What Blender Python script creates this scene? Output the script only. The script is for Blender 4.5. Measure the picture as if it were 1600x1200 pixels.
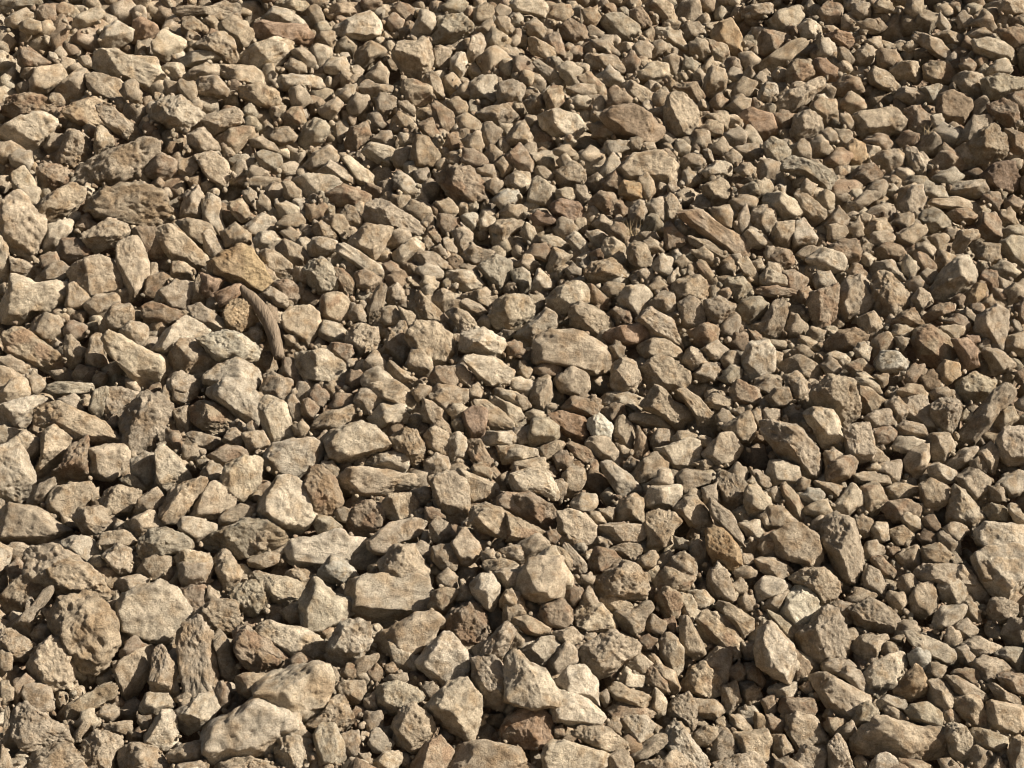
import bpy, bmesh, math, random
import numpy as np
from mathutils import Vector, Matrix

for o in list(bpy.data.objects): bpy.data.objects.remove(o)
S = bpy.context.scene
COL = S.collection

# ---------------------------------------------------------------- camera, sky, sun, exposure
PITCH = math.radians(-10)
CAMPOS = Vector((0, 0, 1.6))
cam = bpy.data.cameras.new('camera'); camo = bpy.data.objects.new('camera', cam); COL.objects.link(camo)
cam.sensor_fit = 'HORIZONTAL'; cam.sensor_width = 36; cam.lens = 50.4
cam.clip_start = 0.05; cam.clip_end = 400
camo.location = CAMPOS; camo.rotation_euler = (math.radians(90) + PITCH, 0, 0)
S.camera = camo
S.cycles.pixel_filter_type = 'BLACKMAN_HARRIS'; S.cycles.filter_width = 1.05
S.render.resolution_x = 1024; S.render.resolution_y = 768

SUN = Vector((0.77, -0.17, 0.575)).normalized()      # direction towards the sun: high on the right
sun_el = math.asin(SUN.z); sun_az = math.atan2(SUN.x, SUN.y)
w = bpy.data.worlds.new('World'); S.world = w; w.use_nodes = True
nt = w.node_tree; nt.nodes.clear()
out = nt.nodes.new('ShaderNodeOutputWorld'); bg = nt.nodes.new('ShaderNodeBackground'); sky = nt.nodes.new('ShaderNodeTexSky')
sky.sky_type = 'NISHITA'; sky.sun_disc = False; sky.sun_elevation = sun_el; sky.sun_rotation = sun_az
sky.dust_density = 2.0; sky.air_density = 1.0
bg.inputs['Strength'].default_value = 0.05
warm = nt.nodes.new('ShaderNodeVectorMath'); warm.operation = 'MULTIPLY'; warm.inputs[1].default_value = (.88, .72, .57)   # hazy, dusty late-afternoon sky
nt.links.new(sky.outputs[0], warm.inputs[0]); nt.links.new(warm.outputs[0], bg.inputs[0]); nt.links.new(bg.outputs[0], out.inputs[0])
sl = bpy.data.lights.new('sun', 'SUN'); slo = bpy.data.objects.new('sun', sl); COL.objects.link(slo)
sl.energy = 4.8; sl.angle = math.radians(0.5); sl.color = (1.0, 0.91, 0.785)
slo.rotation_euler = SUN.to_track_quat('Z', 'Y').to_euler()
S.view_settings.view_transform = 'Standard'; S.view_settings.look = 'None'
S.view_settings.exposure = 1.18; S.view_settings.gamma = 1.0

# ---------------------------------------------------------------- the slope of the heap, seen from the camera
F = 800.0 * cam.lens / 18.0                          # focal length in photo pixels (1600 wide)
FWD = Vector((0, math.cos(PITCH), math.sin(PITCH))); UP = Vector((0, -math.sin(PITCH), math.cos(PITCH))); RT = Vector((1, 0, 0))
R3 = np.array([RT[:], UP[:], (-FWD)[:]])             # rows: camera x, y, towards the camera
CP = np.array(CAMPOS[:])
SLOPE = math.radians(33); D0 = 3.2
P0 = CAMPOS + FWD * D0
def hill(x, y):                                      # mean surface of the piled stones
    z = P0.z + math.tan(SLOPE) * (y - P0.y)
    z += 0.07 * math.sin(x * 2.1 + 0.6) * math.sin(y * 2.3) + 0.03 * math.sin(x * 4.3 + y * 3.1)
    z += 0.026 * math.sin(x * 8.3 + 1.7 * math.sin(y * 3.1)) * math.sin(y * 7.4 + 1.3 * math.sin(x * 2.7) + .8) + 0.018 * math.sin(x * 5.1 - y * 9.2)
    top = 2.62
    if z > top - .3: z = top - .3 + .3 * math.tanh((z - top + .3) / .3)
    return z
def hit(px, py):                                     # depth (along the optical axis) where a pixel's ray meets the heap
    d = FWD + RT * ((px - 800) / F) + UP * ((600 - py) / F)
    t = 0.8
    for _ in range(60):
        p = CAMPOS + d * t
        e = p.z - hill(p.x, p.y)
        t += e * 0.55
        if abs(e) < 1e-4: break
    return t

# ---------------------------------------------------------------- numpy gradient noise
rng = np.random.RandomState(7)
PERM = np.concatenate([rng.permutation(256)] * 3)
G = rng.normal(size=(256, 3)); G /= np.linalg.norm(G, axis=1)[:, None]
def noise(p):
    i = np.floor(p).astype(np.int64); f = p - i; i &= 255
    u = f * f * f * (f * (f * 6 - 15) + 10)
    r = 0
    for dx in (0, 1):
        wx = u[:, 0] if dx else 1 - u[:, 0]
        for dy in (0, 1):
            wy = u[:, 1] if dy else 1 - u[:, 1]
            for dz in (0, 1):
                wz = u[:, 2] if dz else 1 - u[:, 2]
                h = PERM[PERM[PERM[(i[:, 0] + dx) & 255] + ((i[:, 1] + dy) & 255)] + ((i[:, 2] + dz) & 255)]
                g = G[h]
                r = r + wx * wy * wz * (g[:, 0] * (f[:, 0] - dx) + g[:, 1] * (f[:, 1] - dy) + g[:, 2] * (f[:, 2] - dz))
    return r * 1.6
def fbm(p, n, gain=.5):
    a = 1; s = 0
    for k in range(n):
        s = s + a * noise(p * 2 ** k + 17.3 * k); a *= gain
    return s

# ---------------------------------------------------------------- icospheres
ICO = {}
def ico(n):
    if n not in ICO:
        bm = bmesh.new(); bmesh.ops.create_icosphere(bm, subdivisions=n, radius=1)
        v = np.array([q.co[:] for q in bm.verts]); f = np.array([[q.index for q in fc.verts] for fc in bm.faces], dtype=np.int32)
        bm.free(); ICO[n] = (v / np.linalg.norm(v, axis=1)[:, None], f)
    return ICO[n]
def hull_planes(pts):
    bm = bmesh.new()
    for p in pts: bm.verts.new(p)
    bm.verts.ensure_lookup_table()
    bmesh.ops.convex_hull(bm, input=bm.verts[:])
    bm.normal_update()
    N = []; D = []
    for f in bm.faces:
        n = np.array(f.normal[:]); d = float(n @ np.array(f.verts[0].co[:]))
        if d < 0: n, d = -n, -d
        if np.linalg.norm(n) > .9: N.append(n); D.append(d)
    bm.free()
    return np.array(N), np.array(D)
def rock_from_planes(N, D, stretch, sub, size, rough, seed, sharp=22, fit=None):
    """Stone bounded by the planes n.x = d, edges worn round, chipped and roughened. Returns verts, faces."""
    rs = np.random.RandomState(seed)
    v, f = ico(sub)
    d = v @ stretch; d /= np.linalg.norm(d, axis=1)[:, None]
    q = np.maximum(d @ N.T, 0) / D[None, :]
    m = q.max(axis=1); m = np.maximum(m, 1e-9)
    wq = np.power(q / m[:, None], sharp)
    rho = 1.0 / (m * wq.sum(axis=1) ** (1.0 / sharp))
    p = d * np.minimum(rho, 4 * size)[:, None]
    nn = wq @ N
    nn /= np.linalg.norm(nn, axis=1)[:, None] + 1e-9
    if fit is not None: p = fit(p)
    o = rs.uniform(0, 200, 3)
    s = p / size
    n1 = fbm(s * 1.5 + o, 2)                                   # broad dents
    n2 = fbm(s * 4.2 + o + 31, 4, .62)                           # lumps
    rid = 1 - np.abs(fbm(s * 2.4 + o + 77, 3, .55))                # cracks and broken ledges
    pit = np.maximum(0, noise(s * 8 + o + 5) - .15)
    amp = .05 * n1 + (.035 + .07 * rough) * (rid - .75) + rough * (.08 * n2 - .11 * pit)
    thick = np.minimum(1, np.linalg.norm(p, axis=1) / size * 1.1)
    p = p + nn * (amp * size * thick)[:, None]
    return p, f

TONE = dict(n=(.425, .35, .264), p=(.49, .418, .325), w=(.54, .49, .405), W=(.66, .62, .53), g=(.40, .345, .265),
            b=(.365, .29, .215), r=(.36, .262, .19), o=(.41, .31, .205), d=(.30, .23, .165))
def tone_of(c):
    t = c[0]; rest = c[1:]
    smooth = 's' in c
    if t == 's': t = 'p' if 'p' in rest else 'n'
    col = np.array(TONE[t])
    if 'd' in rest: col = col * .62
    rough = .84 if 'r' in rest else (.25 if smooth else (.5 if 'p' in c else .62))
    if t == 'w' or t == 'W': rough = .75
    return col, rough, t
def rock_colour(p, size, col, seed, t, extra=''):
    rs = np.random.RandomState(seed + 99)
    o = rs.uniform(0, 200, 3)
    hs = np.clip(rs.normal(0, 1, 3), -1.5, 1.5)
    base = col * (1 + .08 * hs[0]) * np.array([.985 + .010 * hs[1], 1, .985 - .022 * hs[1]])
    m = np.clip(fbm(p / size * 1.6 + o, 3) * 1.6 + .25 * hs[2], -1, 1)[:, None]
    brown = np.array([.82, .745, .66]); pale = np.array([1.14, 1.15, 1.16])
    c = base * np.where(m > 0, 1 + m * (pale - 1), 1 - m * (brown - 1))
    if t == 'n' and hs[1] > 1.3 or t == 'b':                      # rusty patch
        k = np.clip(noise(p / size * 1.3 + o + 40) * 2.4 - .2, 0, .7)[:, None]
        c = c * (1 - k) + k * np.array([.31, .21, .135])
    if 'v' in extra:                                             # yellow ochre seam down the right-hand side
        k = np.clip((p[:, 0] / size + .12 + .25 * noise(p / size * 3 + o)) * 3, 0, 1)[:, None]
        c = c * (1 - k) + k * np.array([.41, .315, .19])
    return np.clip(c, .02, .85)

# ---------------------------------------------------------------- materials
def nodes_of(name):
    m = bpy.data.materials.new(name); m.use_nodes = True
    t = m.node_tree; b = t.nodes['Principled BSDF']; return m, t, b
def stone_material():
    m, t, b = nodes_of('limestone')
    N = t.nodes.new; L = t.links.new
    at = N('ShaderNodeAttribute'); at.attribute_name = 'tint'
    ar = N('ShaderNodeAttribute'); ar.attribute_name = 'grit'
    geo = N('ShaderNodeNewGeometry')
    def nz(scale, det, rough=.6, dist=0):
        n = N('ShaderNodeTexNoise'); n.inputs['Scale'].default_value = scale; n.inputs['Detail'].default_value = det
        n.inputs['Roughness'].default_value = rough; n.inputs['Distortion'].default_value = dist
        L(geo.outputs['Position'], n.inputs['Vector']); return n
    def ramp(src, a, b_, c0, c1):
        r = N('ShaderNodeMapRange'); r.inputs[1].default_value = a; r.inputs[2].default_value = b_
        r.inputs[3].default_value = c0; r.inputs[4].default_value = c1; L(src, r.inputs[0]); return r
    def mul(a, b_):
        x = N('ShaderNodeVectorMath'); x.operation = 'MULTIPLY'; L(a, x.inputs[0]); L(b_, x.inputs[1]); return x.outputs[0]
    n1 = nz(38, 5, .65, .4); n2 = nz(260, 4, .7)
    r1 = ramp(n1.outputs['Fac'], .34, .66, .68, 1.24); r2 = ramp(n2.outputs['Fac'], .34, .66, .80, 1.20)
    c = mul(at.outputs['Color'], r1.outputs[0]); c = mul(c, r2.outputs[0])
    # brown soil lodged in the grain
    n3 = nz(70, 6, .7, .8); r3 = ramp(n3.outputs['Fac'], .54, .66, 0, .6)
    gm = N('ShaderNodeMath'); gm.operation = 'MULTIPLY'; L(r3.outputs[0], gm.inputs[0])
    ga = ramp(ar.outputs['Fac'], 0, 1, .25, 1.0); L(ga.outputs[0], gm.inputs[1])
    mx = N('ShaderNodeMix'); mx.data_type = 'RGBA'; L(gm.outputs[0], mx.inputs['Factor'])
    sc = N('ShaderNodeVectorMath'); sc.operation = 'MULTIPLY'; L(c, sc.inputs[0]); sc.inputs[1].default_value = (.50, .40, .30)
    L(c, mx.inputs['A']); L(sc.outputs[0], mx.inputs['B'])
    L(mx.outputs['Result'], b.inputs['Base Color'])
    b.inputs['Roughness'].default_value = .93
    b.inputs['Specular IOR Level'].default_value = .18
    # relief: grain, small pits and chips
    h1 = nz(95, 8, .72, .3); h2 = nz(420, 5, .7)
    vo = N('ShaderNodeTexVoronoi'); vo.inputs['Scale'].default_value = 120; vo.feature = 'F1'
    L(geo.outputs['Position'], vo.inputs['Vector'])
    vr = ramp(vo.outputs['Distance'], 0, .42, -1, 0)
    vm = N('ShaderNodeMath'); vm.operation = 'MULTIPLY'; L(vr.outputs[0], vm.inputs[0]); L(ar.outputs['Fac'], vm.inputs[1])
    b1 = N('ShaderNodeBump'); b1.inputs['Distance'].default_value = .016; L(h1.outputs['Fac'], b1.inputs['Height'])
    st = ramp(ar.outputs['Fac'], 0, 1, .35, 1.15); L(st.outputs[0], b1.inputs['Strength'])
    b2 = N('ShaderNodeBump'); b2.inputs['Distance'].default_value = .0042; b2.inputs['Strength'].default_value = 1.0
    L(h2.outputs['Fac'], b2.inputs['Height']); L(b1.outputs[0], b2.inputs['Normal'])
    b3 = N('ShaderNodeBump'); b3.inputs['Distance'].default_value = .0025; b3.inputs['Strength'].default_value = .35
    L(vm.outputs[0], b3.inputs['Height']); L(b2.outputs[0], b3.inputs['Normal'])
    L(b3.outputs[0], b.inputs['Normal'])
    return m
def soil_material(name, col, scale):
    m, t, b = nodes_of(name)
    N = t.nodes.new; L = t.links.new
    geo = N('ShaderNodeNewGeometry'); n = N('ShaderNodeTexNoise'); n.inputs['Scale'].default_value = scale; n.inputs['Detail'].default_value = 8
    L(geo.outputs['Position'], n.inputs['Vector'])
    r = N('ShaderNodeValToRGB'); L(n.outputs['Fac'], r.inputs[0])
    r.color_ramp.elements[0].position = .3; r.color_ramp.elements[1].position = .7
    r.color_ramp.elements[0].color = (*[c * .55 for c in col], 1); r.color_ramp.elements[1].color = (*[c * 1.3 for c in col], 1)
    L(r.outputs[0], b.inputs['Base Color']); b.inputs['Roughness'].default_value = .95
    bp = N('ShaderNodeBump'); bp.inputs['Distance'].default_value = .02; L(n.outputs['Fac'], bp.inputs['Height']); L(bp.outputs[0], b.inputs['Normal'])
    return m
STONE = stone_material()
SOIL = soil_material('dusty_soil', (.25, .18, .12), 60)

def to_mesh(name, V, Fc, colr, grit, mat=STONE):
    me = bpy.data.meshes.new(name)
    nv = len(V); nf = len(Fc)
    me.vertices.add(nv); me.vertices.foreach_set('co', np.ascontiguousarray(V, dtype=np.float32).ravel())
    me.loops.add(nf * 3); me.loops.foreach_set('vertex_index', np.ascontiguousarray(Fc, dtype=np.int32).ravel())
    me.polygons.add(nf); me.polygons.foreach_set('loop_start', np.arange(0, nf * 3, 3, dtype=np.int32))
    me.polygons.foreach_set('use_smooth', np.ones(nf, dtype=bool))
    me.update(calc_edges=True)
    a = me.color_attributes.new('tint', 'FLOAT_COLOR', 'POINT')
    c4 = np.ones((nv, 4), dtype=np.float32); c4[:, :3] = colr; a.data.foreach_set('color', c4.ravel())
    g = me.attributes.new('grit', 'FLOAT', 'POINT'); g.data.foreach_set('value', np.full(nv, grit, dtype=np.float32) if np.isscalar(grit) else grit.astype(np.float32))
    me.materials.append(mat)
    return me
def thing(name, me, loc, label, cat, group=None, kind=None):
    o = bpy.data.objects.new(name, me); COL.objects.link(o); o.location = loc
    if label: o['label'] = label; o['category'] = cat
    if group: o['group'] = group
    if kind: o['kind'] = kind
    return o

# ---------------------------------------------------------------- ground and the heap's packed core
xs = np.concatenate([np.linspace(-60, -4, 12), np.linspace(-3.6, 3.6, 100), np.linspace(4, 60, 12)])
ys = np.concatenate([np.linspace(-40, 0, 10), np.linspace(.3, 6.6, 110), np.linspace(7, 90, 14)])
def core_h(x, y):
    h = hill(x, y) - .19
    e = max(0, abs(x) - 3.2)
    h -= e * .6
    h -= max(0, y - 6.2) * .65
    return max(h, 0.02 * math.sin(x * .7) * math.sin(y * .5))
V = [(x, y, core_h(x, y)) for y in ys for x in xs]; nx = len(xs)
Fq = []
for j in range(len(ys) - 1):
    for i in range(nx - 1):
        a = j * nx + i; Fq += [(a, a + 1, a + nx + 1), (a, a + nx + 1, a + nx)]
gm = to_mesh('ground', np.array(V), np.array(Fq), np.array([.3, .2, .1]), 0.5, SOIL)
thing('ground', gm, (0, 0, 0), None, None, kind='structure')

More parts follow.
